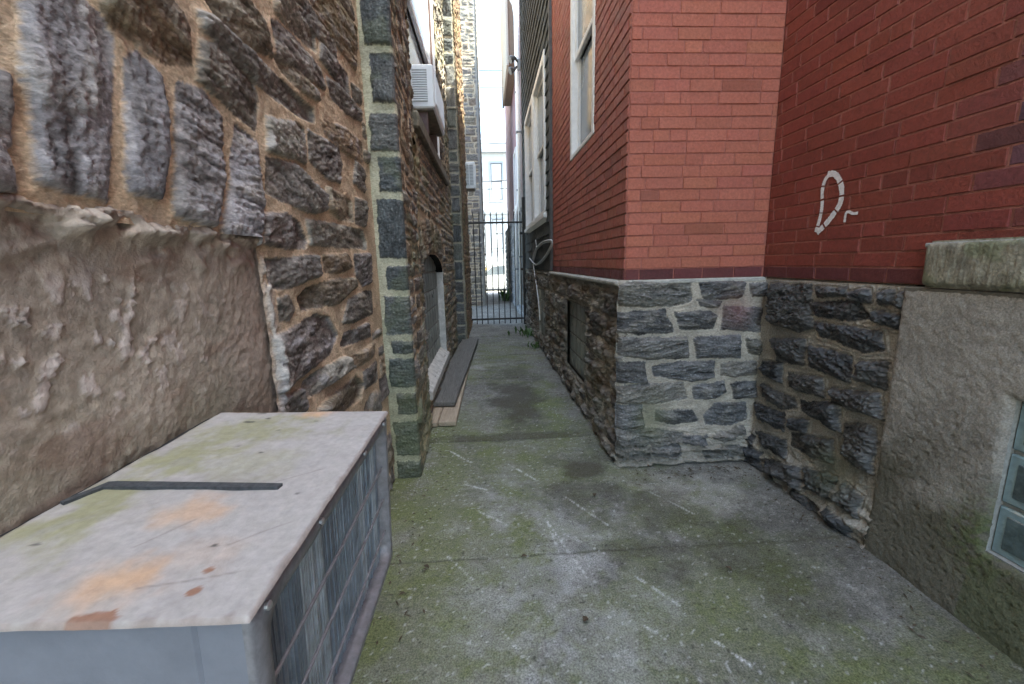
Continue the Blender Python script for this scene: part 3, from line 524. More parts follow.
def pier_tune(U, V, H, C, sd):
    k = sstep(0.9, 0.1, V + 0.2 * fbm(U * 5, V * 5, 3, 90)); C = mixc(C, (0.12, 0.145, 0.065), k * 0.5)
    k = sstep(2.78, 2.62, U); H = H * (1 - 0.8 * k); C = mixc(C, (0.12, 0.125, 0.12), k * 0.55)
    H = H + 0.02 * sstep(0.16, 0.06, V + 0.03 * fbm(U * 8, V * 8, 2, 91)) * sstep(2.6, 2.66, U)
    k = np.exp(-((U - 3.6) / 0.03) ** 2); C = mixc(C, (0.30, 0.28, 0.14), k * 0.7)  # mossy far edge, with its sunlit yellow painted into the colour
    return H, C
thin_wall(XQ - 0.006, 2.622, 3.63, 3.6, 21, 0.006, 0.006, parent=LEFT, cant=-0.052, relief=0.013, ledge=0.007, rough=0.004, tune=pier_tune, round_at=(3.625,))
# recessed bay with basement window and first floor window
XB = -0.56; BY0, BY1, BZ0, BZS, BZT = 3.66, 5.35, 0.30, 1.28, 1.50
def arch(y): 
    t = np.clip((y - (BY0 + BY1) / 2) / ((BY1 - BY0) / 2), -1, 1); return BZS + (BZT - BZS) * np.sqrt(np.maximum(0, 1 - t * t))
WY0, WY1, WZ0, WZ1 = 3.72, 5.75, 2.60, 4.75
def bay_hole(a, b): return ((a > BY0) & (a < BY1) & (b > BZ0) & (b < arch(a))) | ((a > WY0) & (a < WY1) & (b > WZ0) & (b < WZ1))
ave = []
for k in range(9):
    t0, t1 = math.pi * (0.02 + k * 0.96 / 9), math.pi * (0.02 + (k + 0.88) * 0.96 / 9); cy, ry = (BY0 + BY1) / 2, (BY1 - BY0) / 2
    ave.append([(cy + ry * math.cos(t) * s, BZS + (BZT - BZS) * math.sin(t) * s + (0.30 if s > 1.1 else 0.015)) for t, s in ((t0, 1.02), (t1, 1.02), (t1, 1.18), (t0, 1.18))])
def bay_tune(U, V, H, C, sd):
    C = mixc(C, (0.34, 0.32, 0.15), sstep(3.95, 3.6, U) * sstep(1.4, 2.2, V) * sstep(2.7, 2.3, V) * 0.6); return H, C  # moss beside the pier, sunlit yellow painted in
thin_wall(XB, 3.58, 7.25, 6.6, 22, 0.014, 0.011, parent=LEFT, hole=bay_hole, extra=ave, tune=bay_tune, rows=(0.07, 0.16), wid=(0.15, 0.4))
def block_window(parent, name, fr, u0, u1, v0, v1, nu, nv, depth, mblock, mortar=0.012, gm=None, centre=None):
    """glass block panel: grout sheet with pillowed blocks, set 'depth' behind the wall face"""
    g = MB(fr); g.box(u0 - 0.03, u1 + 0.03, v0 - 0.03, v1 + 0.03, -depth - 0.06, -depth - 0.012); w = g.build(name, gm or M_GROUT, parent)
    b = MB(fr); cm = MB(fr); du, dv = (u1 - u0) / nu, (v1 - v0) / nv
    for i in range(nu):
        for j in range(nv):
            a0, a1, c0, c1 = u0 + i * du + mortar / 2, u0 + (i + 1) * du - mortar / 2, v0 + j * dv + mortar / 2, v0 + (j + 1) * dv - mortar / 2
            b.box(a0, a1, c0, c1, -depth - 0.02, -depth, 0.012)
            (cm if centre else b).box(a0 + du * 0.13, a1 - du * 0.13, c0 + dv * 0.13, c1 - dv * 0.13, -depth - 0.02, -depth + 0.003, 0.006)
    b.build('pane', mblock, w)
    if centre: cm.build('block_centre', centre, w)
    return w
w = block_window(LEFT, 'basement_window', frame_x(XB), BY0 - 0.05, BY1 + 0.02, BZ0, BZT + 0.02, 9, 6, 0.075, M_BLOCKD)
# white reveal, sloped sill
r0 = MB(frame_x(XB)); ys = np.linspace(BY0 - 0.01, BY1 + 0.01, 25)
for a, b in zip(ys[:-1], ys[1:]): r0.quad((a, float(arch(a)) - 0.001, 0.004), (b, float(arch(b)) - 0.001, 0.004), (b, float(arch(b)) - 0.001, -0.14), (a, float(arch(a)) - 0.001, -0.14))
r0.build('soffit', M_CONC, w); r = MB(frame_x(XB))
r.box(BY1 - 0.006, BY1 + 0.05, BZ0 - 0.02, BZS + 0.03, -0.15, 0.004)
r.build('reveal', M_LIME, w)
s = MB(frame_x(XB)); s.extrude([(-0.13, BZ0 + 0.12), (0.05, BZ0 - 0.04), (0.05, BZ0 - 0.12), (-0.13, BZ0 - 0.12)], 0, 1)
sl_ = MB((Vector((XB, BY0 - 0.03, 0)), Vector((1, 0, 0)), Vector((0, 0, 1)), Vector((0, 1, 0)))); sl_.extrude([(-0.135, BZ0 + 0.10), (0.035, BZ0 - 0.03), (0.035, BZ0 - 0.10), (-0.135, BZ0 - 0.10)], 0, BY1 - BY0 + 0.06)
sl_.build('sill', M_LIME, w)

def sash_window(parent, fr, u0, u1, v0, v1, depth, fw=0.07, proud=0.01, glass=M_GLASSDK, trim=M_WHITE, sill=True, name='window', midrail=True, mull=0, blind=True):
    f = MB(fr); f.box(u0, u0 + fw, v0, v1, -depth, proud, 0.006); f.box(u1 - fw, u1, v0, v1, -depth, proud, 0.006)
    f.box(u0 + fw, u1 - fw, v1 - fw, v1, -depth, proud - 0.002, 0.006); f.box(u0 + fw, u1 - fw, v0, v0 + fw * 0.6, -depth, proud - 0.004, 0.006)
    w = f.build(name, trim, parent)
    bays = mull + 1; cw = (u1 - u0 - 2 * fw) / bays
    sm, g = MB(fr), MB(fr); vm = (v0 + v1) / 2
    for k in range(bays):
        a0 = u0 + fw + k * cw; a1 = a0 + cw
        if k: sm.box(a0 - 0.035, a0 + 0.035, v0 + fw * 0.6, v1 - fw, -depth, proud - 0.006, 0.004)
        for b0, b1, dd in ((v0 + fw * 0.6, vm + 0.02, 0.05), (vm - 0.02, v1 - fw, 0.02)):
            sm.box(a0, a0 + 0.045, b0, b1, -depth + 0.02, -dd, 0.004); sm.box(a1 - 0.045, a1, b0, b1, -depth + 0.02, -dd, 0.004)
            sm.box(a0 + 0.045, a1 - 0.045, b0, b0 + 0.05, -depth + 0.02, -dd - 0.003, 0.004); sm.box(a0 + 0.045, a1 - 0.045, b1 - 0.04, b1, -depth + 0.02, -dd - 0.003, 0.004)
            g.box(a0 + 0.04, a1 - 0.04, b0 + 0.045, b1 - 0.035, -dd - 0.03, -dd - 0.02)
    sm.build('sash', trim, w); g.build('pane', glass, w)
    if sill:
        s = MB(fr); s.box(u0 - 0.06, u1 + 0.06, v0 - 0.07, v0 - 0.003, -depth, 0.07, 0.01); s.build('sill', trim, w)
    return w
lw = sash_window(LEFT, frame_x(XB), WY0 + 0.12, WY1 - 0.16, WZ0 + 0.02, WZ1 - 0.1, 0.24, fw=0.10, proud=-0.10, sill=False, trim=M_WHITE)
b = MB(frame_x(XB)); b.box(WY0 - 0.01, WY0 + 0.118, WZ0, WZ1, -0.26, -0.02); b.box(WY1 - 0.158, WY1 + 0.01, WZ0, WZ1, -0.26, -0.015); b.box(WY0 + 0.12, WY1 - 0.16, WZ1 - 0.098, WZ1 + 0.02, -0.26, -0.02)
b.build('casing', M_BROWN, lw)
b = MB(frame_x(XB)); b.box(WY1 - 0.10, WY1 - 0.05, WZ0, WZ1, -0.014, 0.012, 0.004); b.build('trim_strip', M_WHITE, lw)
s = MB(frame_x(XB)); s.box(WY0 - 0.1, WY1 + 0.5, WZ0 - 0.13, WZ0 - 0.002, -0.27, 0.06, 0.015); s.build('sill', M_STUCCO if False else mat('mossy_sill_stone', (0.15, 0.135, 0.10), 0.85, bump=((50, 0.006),), var=0.4, vscale=14), lw)
# second pier and its side
YP, XP = 7.2, -0.40
qp = []; zt = 0.02; k = 0; rr = random.Random(4)
while zt < 7.0:
    hh = rr.uniform(0.14, 0.34); x0 = -0.57 if k % 2 else -0.545; qp.append([(x0, zt), (XP - 0.012, zt), (XP - 0.012, zt + hh - 0.03), (x0, zt + hh - 0.03)]); zt += hh; k += 1
us = steps((-0.64, XP + 0.02, 0.008)); vs = steps((0, 6.6, 0.010), (6.6, 7.2, 0.06))
U, V, H, C, sd = stone_field(us, vs, qp, 33, relief=0.012, pal=QB, mcol=(0.30, 0.28, 0.22), edge=0.01, rough=0.003, ledge=0.006, tilt=0.05, warp=0.012)
H = round_edge(H, U, XP + 0.012, 0.008, 0.05); sheet('quoin_pier', us, vs, frame_y(YP), H, C, M_STONE, LEFT)
thin_wall(XP, 7.203, 9.9, 6.6, 34, 0.02, 0.014, parent=LEFT, mcol=(0.42, 0.28, 0.15), pal=[(0.22, 0.14, 0.09), (0.17, 0.12, 0.09), (0.26, 0.17, 0.10)])
b = MB(); b.box(-6, -0.46, 9.86, 9.95, 0, 7.2); b.box(-6, -0.72, -3.1, -2.98, 0, 7.2); b.box(-6, -0.70, -2.97, 9.85, 7.15, 7.22); b.box(-5.9, -0.88, -2.9, 9.8, 0.02, 7.1); b.build('unseen_shell', M_EARTH, LEFT)  # unseen end walls and roof, plus a solid core added against light leaks

# ------------------------------------------------------------------ next stone house beyond the gate
NEXT = thing('stone_house', 'tan coursed-stone house end wall seen beyond the left side of the gate', 'house', (-0.8, 14, 0))
us = steps((-1.7, -0.07, 0.016)); vs = steps((0, 10.2, 0.016), (10.2, 11, 0.05))
U, V, H, C, sd = stone_field(us, vs, rubble(-1.7, -0.13, 0, 11, (0.10, 0.24), (0.16, 0.42), 0.035, 41, 0.2), 42, relief=0.02, pal=BROWN + [(0.21, 0.16, 0.12), (0.17, 0.15, 0.13)], mcol=(0.42, 0.35, 0.26), edge=0.014, tilt=0.06)
k = sstep(-0.20, -0.16, U); C = mixc(C, (0.20, 0.21, 0.22), k * 0.7)
H = round_edge(H, U, -0.075, 0.012, 0.05); sheet('wall', us, vs, frame_y(14), H, C, M_STONE, NEXT)
thin_wall(-0.09, 13.98, 19.0, 6, 43, 0.06, 0.03, parent=NEXT, pal=BROWN, ztop=11)
b = MB(); b.box(-6, -0.15, 14.1, 18.95, 10.9, 11.0); b.box(-6, -0.1, 18.9, 19.0, 0, 11); b.build('unseen_shell', M_EARTH, NEXT)

# ------------------------------------------------------------------ right brick house on its stone base
RIGHT = thing('brick_house', 'red painted brick house on a dark stone base right of the alley', 'house', (1.5, 2.7, 0))
YJ, XR, XA = 2.66, 1.81, 0.885; ZB = 1.262
RED = (0.40, 0.128, 0.085)
JP = [(0.16, 0.155, 0.148), (0.13, 0.128, 0.126), (0.185, 0.172, 0.152), (0.115, 0.115, 0.118), (0.155, 0.148, 0.13)]
us = steps((0.835, 1.83, 0.0045)); vs = steps((0, ZB + 0.008, 0.0045))
U, V, H, C, sd = stone_field(us, vs, JOG_STONES, 51, relief=0.046, mort=0.002, pal=JP, mcol=(0.41, 0.37, 0.31), edge=0.011, rough=0.008, ledge=0.014, strata=30, tilt=0.15, warp=0.010, grow=0.011, streak=0.6, fleck=0.5)
low = sstep(0.30, 0.14, V + 0.03 * fbm(U * 6, V * 6, 3, 52)); ln = fbm(U * 5, V * 34, 4, 53)
H = H + low * (0.03 + 0.04 * np.round(ln * 3) / 3 + 0.008 * fbm(U * 25, V * 40, 3, 54)); C = mixc(C, (0.17, 0.155, 0.135), low * 0.4 * sstep(-0.3, 0.4, ln))
C = mixc(C, (0.25, 0.10, 0.09), np.exp(-(np.hypot(U - 1.62, V - 1.06) / 0.11) ** 2) * 0.5)
C = mixc(C, (0.18, 0.19, 0.10), np.exp(-(np.hypot(U - 1.07, (V - 0.33) * 0.8) / 0.12) ** 2) * 0.6)
rib = np.exp(-((sd + 0.010) / 0.003) ** 2); H = H + 0.004 * rib
H = round_edge(H, U, 0.842, 0.012, 0.05); H = round_edge(H, V, ZB + 0.006, 0.008, 0.03)
sheet('stone_base', us, vs, frame_y(YJ), H, C, M_STONE, RIGHT)
RP = [(0.042, 0.045, 0.05), (0.055, 0.058, 0.064), (0.075, 0.074, 0.073), (0.045, 0.047, 0.048)]
us = steps((1.69, YJ + 0.02, 0.0045)); vs = steps((0, ZB + 0.008, 0.0045))
U, V, H, C, sd = stone_field(us, vs, RETURN_STONES + [p for p in rubble(1.7, 2.66, 0, 0.36, (0.05, 0.10), (0.12, 0.28), 0.015, 55, 0.5) if poly_gap(p, RETURN_STONES) < -0.01], 56, relief=0.05, mort=0.002, pal=RP, mcol=(0.33, 0.305, 0.26), edge=0.012, rough=0.010, ledge=0.016, strata=24, tilt=0.35, warp=0.012, grow=0.008)
H = H + 0.006 * np.exp(-((sd + 0.011) / 0.004) ** 2)
low = sstep(0.33, 0.05, V + 0.05 * fbm(U * 6, V * 6, 3, 57)); H = H + low * (0.05 + 0.03 * fbm(U * 6, V * 16, 4, 58))
C = mixc(C, (0.10, 0.11, 0.05), np.exp(-(np.hypot(U - 1.95, (V - 0.28)) / 0.13) ** 2) * 0.6)
H = round_edge(H, V, ZB + 0.006, 0.008, 0.03)
sheet('stone_base', us, vs, frame_x(XR, -1), H, C, M_WET, RIGHT)
# alley side of the base, flaking dark schist; two basement windows
DP = [(0.24, 0.225, 0.205), (0.13, 0.118, 0.11), (0.32, 0.305, 0.28), (0.10, 0.096, 0.092), (0.17, 0.14, 0.105)]
G1 = (3.68, 4.58, 0.27, 0.98); G2 = (6.35, 7.15, 0.22, 0.95)
def base_tune(U, V, H, C, sd):
    n = fbm(U * 3, V * 5, 4, 63); H = H + 0.014 * np.round(n * 3) / 3 + 0.015 * sstep(0.35, 0.05, V)
    C = mixc(C, (0.09, 0.05, 0.03), sstep(0.1, 0.5, n) * 0.5); top = sstep(1.19, 1.25, V); C = mixc(C, (0.30, 0.30, 0.28), top * 0.8)  # top band lightened: the lit upper edge is painted into the colour
    C = mixc(C, (0.22, 0.21, 0.19), sstep(0.2, 0.6, fbm(U * 4, V * 7, 4, 64)) * 0.5)
    ed = lambda g: np.exp(-np.maximum(np.maximum(np.maximum(g[0] - U, U - g[1]), np.maximum(g[2] - V, V - g[3])), 0) / 0.03)
    for g in (G1, G2):
        k = ed(g); H = H * (1 - k) + 0.0 * k; C = mixc(C, (0.26, 0.25, 0.22), k * 0.6)
    return round_edge(H, V, ZB + 0.006, 0.01, 0.03), C
inb = lambda a, b, g: (a > g[0]) & (a < g[1]) & (b > g[2]) & (b < g[3])
thin_wall(XA - 0.015, 2.652, 9.75, ZB + 0.008, 65, 0.010, 0.008, parent=RIGHT, name='stone_base', pal=DP, mcol=(0.44, 0.41, 0.36), rows=(0.06, 0.18), relief=0.036, side=-1, mossy=0.15, round_at=(2.655,), ztop=0, tune=base_tune, ledge=0.018, rough=0.012, polys=rubble(2.6, 9.8, 0, ZB, (0.09, 0.22), (0.16, 0.45), 0.024, 66, 0.4),
          hole=lambda a, b: inb(a, b, G1) | inb(a, b, G2), m=M_STONE)
for g, nn in ((G1, (5, 4)), (G2, (4, 4))):
    w = block_window(RIGHT, 'basement_window', frame_x(XA - 0.015, -1), g[0] - 0.02, g[1] + 0.02, g[2] - 0.02, g[3] + 0.02, nn[0], nn[1], 0.03, M_BLOCKD, gm=M_GROUTD)
ledge_m = MB(); ledge_m.box(0.825, 0.885, 2.70, 5.68, ZB - 0.03, ZB + 0.004, 0.01); ledge_m.box(0.9, XR, 2.655, 2.69, ZB - 0.02, ZB + 0.006, 0.006)
ledge_m.build('mortar_ledge', M_CONC if False else mat('pale_ledge_mortar', (0.40, 0.39, 0.36), 0.9, bump=((50, 0.006),), var=0.3, vscale=25), RIGHT)
HD = (ZB + 0.045, (0.13, 0.035, 0.035))
def sun_tint(u, v, c): return c
bricks('brick_wall', XA, XR, ZB + 0.006, 6.7, (Vector((0, YJ + 0.03, 0)), Vector((1, 0, 0)), Vector((0, 0, 1)), Vector((0, -1, 0))), 71, RIGHT, tone=RED, mort=(0.33, 0.115, 0.088), header=HD, length=(0.20, 0.27), joint=0.0055, proud=0.005, vary=0.6)
BW = (3.53, 4.47, 2.39, 4.20)
bricks('brick_wall', YJ + 0.03, 5.66, ZB + 0.006, 6.7, frame_x(XA, -1), 72, RIGHT, tone=(0.36, 0.11, 0.08), mort=(0.28, 0.13, 0.10), header=HD, holes=(BW,), joint=0.008)
def stain(u, v, c):
    k = max(0, 1 - math.hypot((u - 1.16) / 0.42, (v - 1.80) / 0.42)); k = min(1, k * 1.5) * 0.8
    return tuple(a * (1 - k) + b * k for a, b in zip(c, (0.07, 0.055, 0.085)))
bricks('brick_wall', -3, YJ + 0.028, ZB + 0.006, 8.6, frame_x(XR, -1), 73, RIGHT, tone=(0.215, 0.05, 0.036), mort=(0.31, 0.125, 0.10), header=HD, stain=stain, joint=0.007, proud=0.004, length=(0.20, 0.25))  # same red paint as the front, darkened here to paint in this wall's shade
b = MB(); b.box(XA + 0.02, 9, 5.62, 5.64, 0, 6.7); b.box(XR + 0.02, 9, -3.1, -3.0, 0, 8.6); b.box(XR + 0.03, 9, -3, 5.6, 8.55, 8.6); b.box(XA + 0.02, XR + 0.04, YJ + 0.05, 5.6, 6.62, 6.68); b.box(XR + 0.01, XR + 0.03, YJ + 0.02, 5.6, 6.6, 8.6); b.box(1.90, 8.9, -2.9, 5.5, 0.02, 6.5); b.box(0.99, 1.89, 2.80, 5.5, 0.02, 2.3); b.box(1.2, 1.89, 2.80, 5.5, 2.31, 6.5); b.build('unseen_shell', M_EARTH, RIGHT)  # unseen walls and roofs; the solid inner blocks are added to stop light leaks
sash_window(RIGHT, frame_x(XA, -1), BW[0], BW[1], BW[2], BW[3], 0.14, fw=0.07, proud=0.012, sill=False)
# rendered concrete panel with glass block window
GB = (0.66, 1.275, 0.315, 0.895)
us = steps((-3, 0.2, 0.05), (0.2, 1.735, 0.006)); vs = steps((0, 1.262, 0.006))
U, V = np.meshgrid(us, vs, indexing='ij')
n1 = fbm(U * 4, V * 4, 5, 75); n2 = fbm(U * 30, V * 30, 4, 76)
pit = sstep(0.5, 0.75, fbm(U * 34, V * 60, 3, 77)) * sstep(0.95, 0.5, V + 0.3 * n1)
H = 0.028 + 0.003 * n1 + 0.0018 * n2 + 0.0015 * fbm(U * 75, V * 75, 2, 74) - 0.005 * pit + 0.02 * sstep(0.25, 0.0, V)
C = np.array([0.32, 0.30, 0.27])[None, None] * (1 + 0.2 * n1 + 0.15 * n2)[..., None]
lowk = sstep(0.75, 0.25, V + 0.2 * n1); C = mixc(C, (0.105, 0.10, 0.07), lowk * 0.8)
C = mixc(C, (0.11, 0.14, 0.05), np.exp(-(np.hypot((U - 1.27) / 0.12, (V - 0.36) / 0.16)) ** 2) * 0.8 * sstep(-0.5, 0.3, n2)); C = mixc(C, (0.10, 0.13, 0.05), sstep(0.32, 0.2, V) * (U < 1.3) * 0.4)
C = mixc(C, (0.33, 0.31, 0.28), np.exp(-((U - 1.33) / 0.03) ** 2) * sstep(0.4, 0.6, V) * sstep(1.0, 0.9, V) * 0.5)
H = round_edge(H, U, 1.728, 0.008, 0.06); H = round_edge(H, V, 1.258, 0.01, 0.02)
dxe = np.maximum(np.maximum(GB[0] - U, U - GB[1]), np.maximum(GB[2] - V, V - GB[3])); H = H - 0.02 * np.exp(-np.maximum(dxe, 0) / 0.01)
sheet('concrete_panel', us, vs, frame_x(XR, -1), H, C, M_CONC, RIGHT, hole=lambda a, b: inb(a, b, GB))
b = MB(frame_x(XR, -1)); b.box(-3, 1.715, 1.236, 1.259, -0.03, 0.024, 0.004); b.build('panel_cap', M_GROUTD, RIGHT)
b = MB(frame_x(XR, -1))
for q in ((GB[0] - 0.006, GB[0] - 0.001, GB[2] - 0.006, GB[3] + 0.006), (GB[1] + 0.001, GB[1] + 0.006, GB[2] - 0.006, GB[3] + 0.006)): b.box(*q, -0.03, 0.006)
b.box(GB[0] - 0.001, GB[1] + 0.001, GB[2] - 0.006, GB[2] - 0.001, -0.03, 0.006); b.box(GB[0] - 0.001, GB[1] + 0.001, GB[3] + 0.001, GB[3] + 0.006, -0.03, 0.006)
b.build('window_surround', M_GROUT, RIGHT)
block_window(RIGHT, 'glass_block_window', frame_x(XR, -1), GB[0] - 0.01, GB[1] + 0.01, GB[2] - 0.01, GB[3] + 0.01, 3, 3, 0.012, M_BLOCK, mortar=0.014, centre=M_BLOCKC)
# dressed sill stone
us = steps((-0.6, 0.3, 0.05), (0.3, 1.655, 0.006)); vs = steps((1.262, 1.445, 0.006)); U, V = np.meshgrid(us, vs, indexing='ij')
H = 0.045 + 0.003 * np.sin(U * 420 + 3 * fbm(U * 9, V * 3, 3, 78)) * 0.5 + 0.003 * fbm(U * 40, V * 12, 3, 79); H = round_edge(H, U, 1.65, 0.010, 0.07); H = round_edge(H, V, 1.442, 0.006, 0.03); H = round_edge(H, V, 1.265, 0.006, 0.03)
C = np.array([0.27, 0.255, 0.20])[None, None] * (1 + 0.3 * fbm(U * 8, V * 8, 4, 80) + 0.25 * fbm(U * 50, V * 20, 3, 81))[..., None]; C = mixc(C, (0.14, 0.17, 0.08), sstep(0.1, 0.6, fbm(U * 6, V * 9, 4, 82)) * 0.5)
lt = sheet('ledge_stone', us, vs, frame_x(XR, -1), H, C, mat('tooled_ledge_stone', None, 0.9, bump=((90, 0.005),), var=0.3, vscale=90), RIGHT)
MB(frame_x(XR, -1)).box(-0.6, 1.645, 1.42, 1.438, -0.02, 0.035, 0.004).build('ledge_top', M_GROUT, RIGHT)
# sprayed letter D and dash: a ribbon of paint lying on the brick
def ribbon(pts, w, fr, n, cyc=False):
    mb = MB(fr); L = len(pts); rr = random.Random(5)
    for k in range(L):
        a, b = pts[k - 1 if k else 0], pts[min(k + 1, L - 1)]; d = Vector((b[0] - a[0], b[1] - a[1])).normalized(); ww = (w[k] if isinstance(w, list) else w) * rr.uniform(0.88, 1.12)
        mb.v.append(mb.P(pts[k][0] - d.y * ww, pts[k][1] + d.x * ww, n)); mb.v.append(mb.P(pts[k][0] + d.y * ww, pts[k][1] - d.x * ww, n))
        if k: i = 2 * k; (mb.f.append([i - 2, i - 1, i + 1, i]) if ((pts[k][1] - ZB - 0.006) % 0.0695) > 0.007 else None)
    return mb
def smooth(p, n=14):
    out = []
    for k in range(len(p) - 1):
        p0, p1, p2, p3 = p[max(k - 1, 0)], p[k], p[k + 1], p[min(k + 2, len(p) - 1)]
        for j in range(n):
            t = j / n; out.append(tuple(0.5 * (2 * p1[i] + (p2[i] - p0[i]) * t + (2 * p0[i] - 5 * p1[i] + 4 * p2[i] - p3[i]) * t * t + (3 * p1[i] - p0[i] - 3 * p2[i] + p3[i]) * t**3) for i in range(2)))
    return out + [p[-1]]
D1 = [(2.191, 1.812), (2.221, 1.808), (2.245, 1.78), (2.251, 1.728), (2.242, 1.661), (2.247, 1.596), (2.266, 1.524)]
D2 = [(2.227, 1.815), (2.183, 1.809), (2.146, 1.773), (2.122, 1.718), (2.123, 1.656), (2.156, 1.608), (2.204, 1.559), (2.256, 1.519)]
D3 = [(2.083, 1.559), (2.081, 1.6), (2.065, 1.608), (2.039, 1.597), (2.01, 1.596)]

g = ribbon(smooth(D1), 0.011, frame_x(XR, -1), 0.0075); d2 = ribbon(smooth(D2), 0.015, frame_x(XR, -1), 0.0085); d3 = ribbon(smooth(D3), 0.007, frame_x(XR, -1), 0.0078)
for q in (d2, d3):
    k = len(g.v); g.v += q.v; g.f += [[i + k for i in f] for f in q.f]
g.build('sprayed_letter', M_SPRAY, RIGHT)
# ------------------------------------------------------------------ shingled house
SH = thing('shingled_house', 'dark shingle-clad house wall with a white double window between the red brick and the gate', 'house', (0.885, 7.6, 0))
SW = (6.10, 9.05, 2.07, 4.15)
def shingles(name, x, y0, y1, z0, z1, hole, parent):
    r = random.Random(9); V = []; F = []; Cc = []; z = z0; ex = 0.165
    while z < z1:
        y = y0 - r.uniform(0, 0.1)
        while y < y1:
            w = r.uniform(0.11, 0.24); a0, a1 = max(y, y0), min(y + w - 0.005, y1)
            inh = z + ex > hole[2] and z < hole[3]
            if inh and a1 > hole[0] and a0 < hole[1]:
                if a0 < hole[0] - 0.03: a1 = hole[0]
                elif a1 > hole[1] + 0.03: a0 = hole[1]
                else: a1 = a0
            if a1 - a0 > 0.02:
                t = 0.026 + r.uniform(-0.004, 0.005); i = len(V); zb = z + r.uniform(-0.006, 0.006); zt = z + ex + 0.03
                V += [(x - t, a0, zb), (x - t, a1, zb), (x - 0.006, a1, zt), (x - 0.006, a0, zt), (x + 0.01, a0, zb), (x + 0.01, a1, zb), (x + 0.01, a1, zt), (x + 0.01, a0, zt)]
                F += [(i, i + 1, i + 2, i + 3), (i, i + 4, i + 5, i + 1), (i, i + 3, i + 7, i + 4), (i + 1, i + 5, i + 6, i + 2)]
                k = r.gauss(1, 0.2); Cc += [(0.046 * k, 0.054 * k, 0.057 * k)] * 8
            y += w
        z += ex
    me = bpy.data.meshes.new(name); me.from_pydata(V, [], F); at = me.attributes.new('col', 'FLOAT_COLOR', 'POINT')
    cc = np.ones((len(V), 4), np.float32); cc[:, :3] = np.clip(np.array(Cc), 0.01, 1); at.data.foreach_set('color', cc.reshape(-1)); return link(name, me, M_SHINGLE, parent)
shingles('siding', 0.875, 5.70, 9.70, ZB + 0.01, 6.7, SW, SH)
fx = frame_x(0.875, -1)
M_DGT = mat('dark_grey_trim', (0.085, 0.085, 0.085), 0.7, var=0.3, vscale=20)
for yy in (5.645, 9.70): MB(fx).box(yy, yy + 0.055, ZB + 0.01, 6.7, -0.05, 0.035, 0.006).build('corner_board', M_DGT, SH)
b = MB(); b.box(0.90, 9, 5.66, 9.74, 6.65, 6.72); b.box(0.90, 9, 9.69, 9.74, 0, 6.7); b.build('unseen_shell', M_EARTH, SH)
for k in range(2):
    y0 = SW[0] + k * 1.5; sash_window(SH, fx, y0, y0 + 1.42, SW[2], SW[3], 0.10, fw=0.10, proud=0.04)
for a_, b_ in ((SW[0] + 1.42, SW[0] + 1.5), (SW[0] + 2.92, SW[1])): MB(fx).box(a_, b_, SW[2], SW[3], -0.1, 0.03).build('casing', M_WHITE, SH)

# twin floodlight at the far end of the shingles
FLD = thing('floodlight', 'small twin-head floodlight on a bracket at the top of the white pipe beyond the shingles', 'floodlight', (0.80, 9.80, 5.45))
MB().box(0.78, 0.86, 9.77, 9.83, 5.40, 5.62, 0.01).build('bracket', M_HOUSET, FLD)
for dy, dz in ((-0.08, 0.10), (0.05, -0.06)):
    MB().tube([(0.78, 9.8 + dy * 0.3, 5.52 + dz * 0.4), (0.73, 9.78 + dy, 5.5 + dz), (0.66, 9.76 + dy, 5.47 + dz), (0.62, 9.75 + dy, 5.45 + dz)], [0.02, 0.03, 0.07, 0.075], 12).build('lamp_head', mat('dark_cast_metal', (0.13, 0.13, 0.14), 0.5, metal=0.4) if dy < 0 else bpy.data.materials['dark_cast_metal'], FLD)

# ------------------------------------------------------------------ mauve house beyond the gate
PK = thing('mauve_house', 'mauve painted house with a brown overhanging bay beyond the right side of the gate', 'house', (0.86, 14, 0))
b = MB(); b.box(0.95, 6, 9.85, 18.9, 2.7, 9.0); b.build('wall', M_PINK, PK)
us = steps((9.84, 18.95, 0.05)); vs = steps((0, 2.72, 0.02))
U, V, H, C, sd = stone_field(us, vs, rubble(9.8, 19, 0, 2.7, (0.16, 0.24), (0.3, 0.5), 0.02, 91, 0.1), 92, relief=0.03, pal=[(0.20, 0.21, 0.23), (0.24, 0.25, 0.26), (0.16, 0.17, 0.19)], mcol=(0.33, 0.33, 0.33))
sheet('stone_base', us, vs, frame_x(0.85, -1), H, C, M_STONE, PK)
for yy in (9.84, 18.9): MB().box(0.87, 6, yy, yy + 0.02, 0, 2.7).build('end_wall', M_HOUSET, PK)
b = MB(); b.box(0.70, 0.96, 12.0, 15.0, 6.45, 9.0, 0.02); b.build('bay', M_EAVE, PK)
MB().box(0.675, 0.74, 11.95, 15.05, 6.40, 9.0, 0.01).build('bay_trim', mat('cream_trim', (0.55, 0.48, 0.40), 0.7, var=0.12), PK)
for g_ in ((10.6, 11.4), (12.6, 13.5)):
    sash_window(PK, frame_x(0.95, -1), g_[0], g_[1], 3.0, 4.6, 0.02, fw=0.09, proud=0.05)
PIPE_LBL = ('white downpipe with an elbow at its top, hung on the mauve house', 'shorter white drainpipe nearest the gate, below the floodlight')
p1 = thing('downpipe', PIPE_LBL[0], 'downpipe', (0.76, 11.3, 0), 'white pipes beyond the gate')
MB().tube([(0.60, 11.32, 7.85), (0.70, 11.3, 7.7), (0.84, 11.3, 7.45), (0.88, 11.3, 7.2), (0.88, 11.3, 2.9), (0.79, 11.3, 2.6), (0.79, 11.3, 0.25)], 0.045, 12).build('pipe', M_WHITE, p1, True)
MB().box(0.82, 0.95, 11.25, 11.35, 3.2, 3.24).box(0.82, 0.95, 11.25, 11.35, 5.5, 5.54).box(0.72, 0.85, 11.25, 11.35, 1.2, 1.24).build('strap', M_HOUSET, p1)
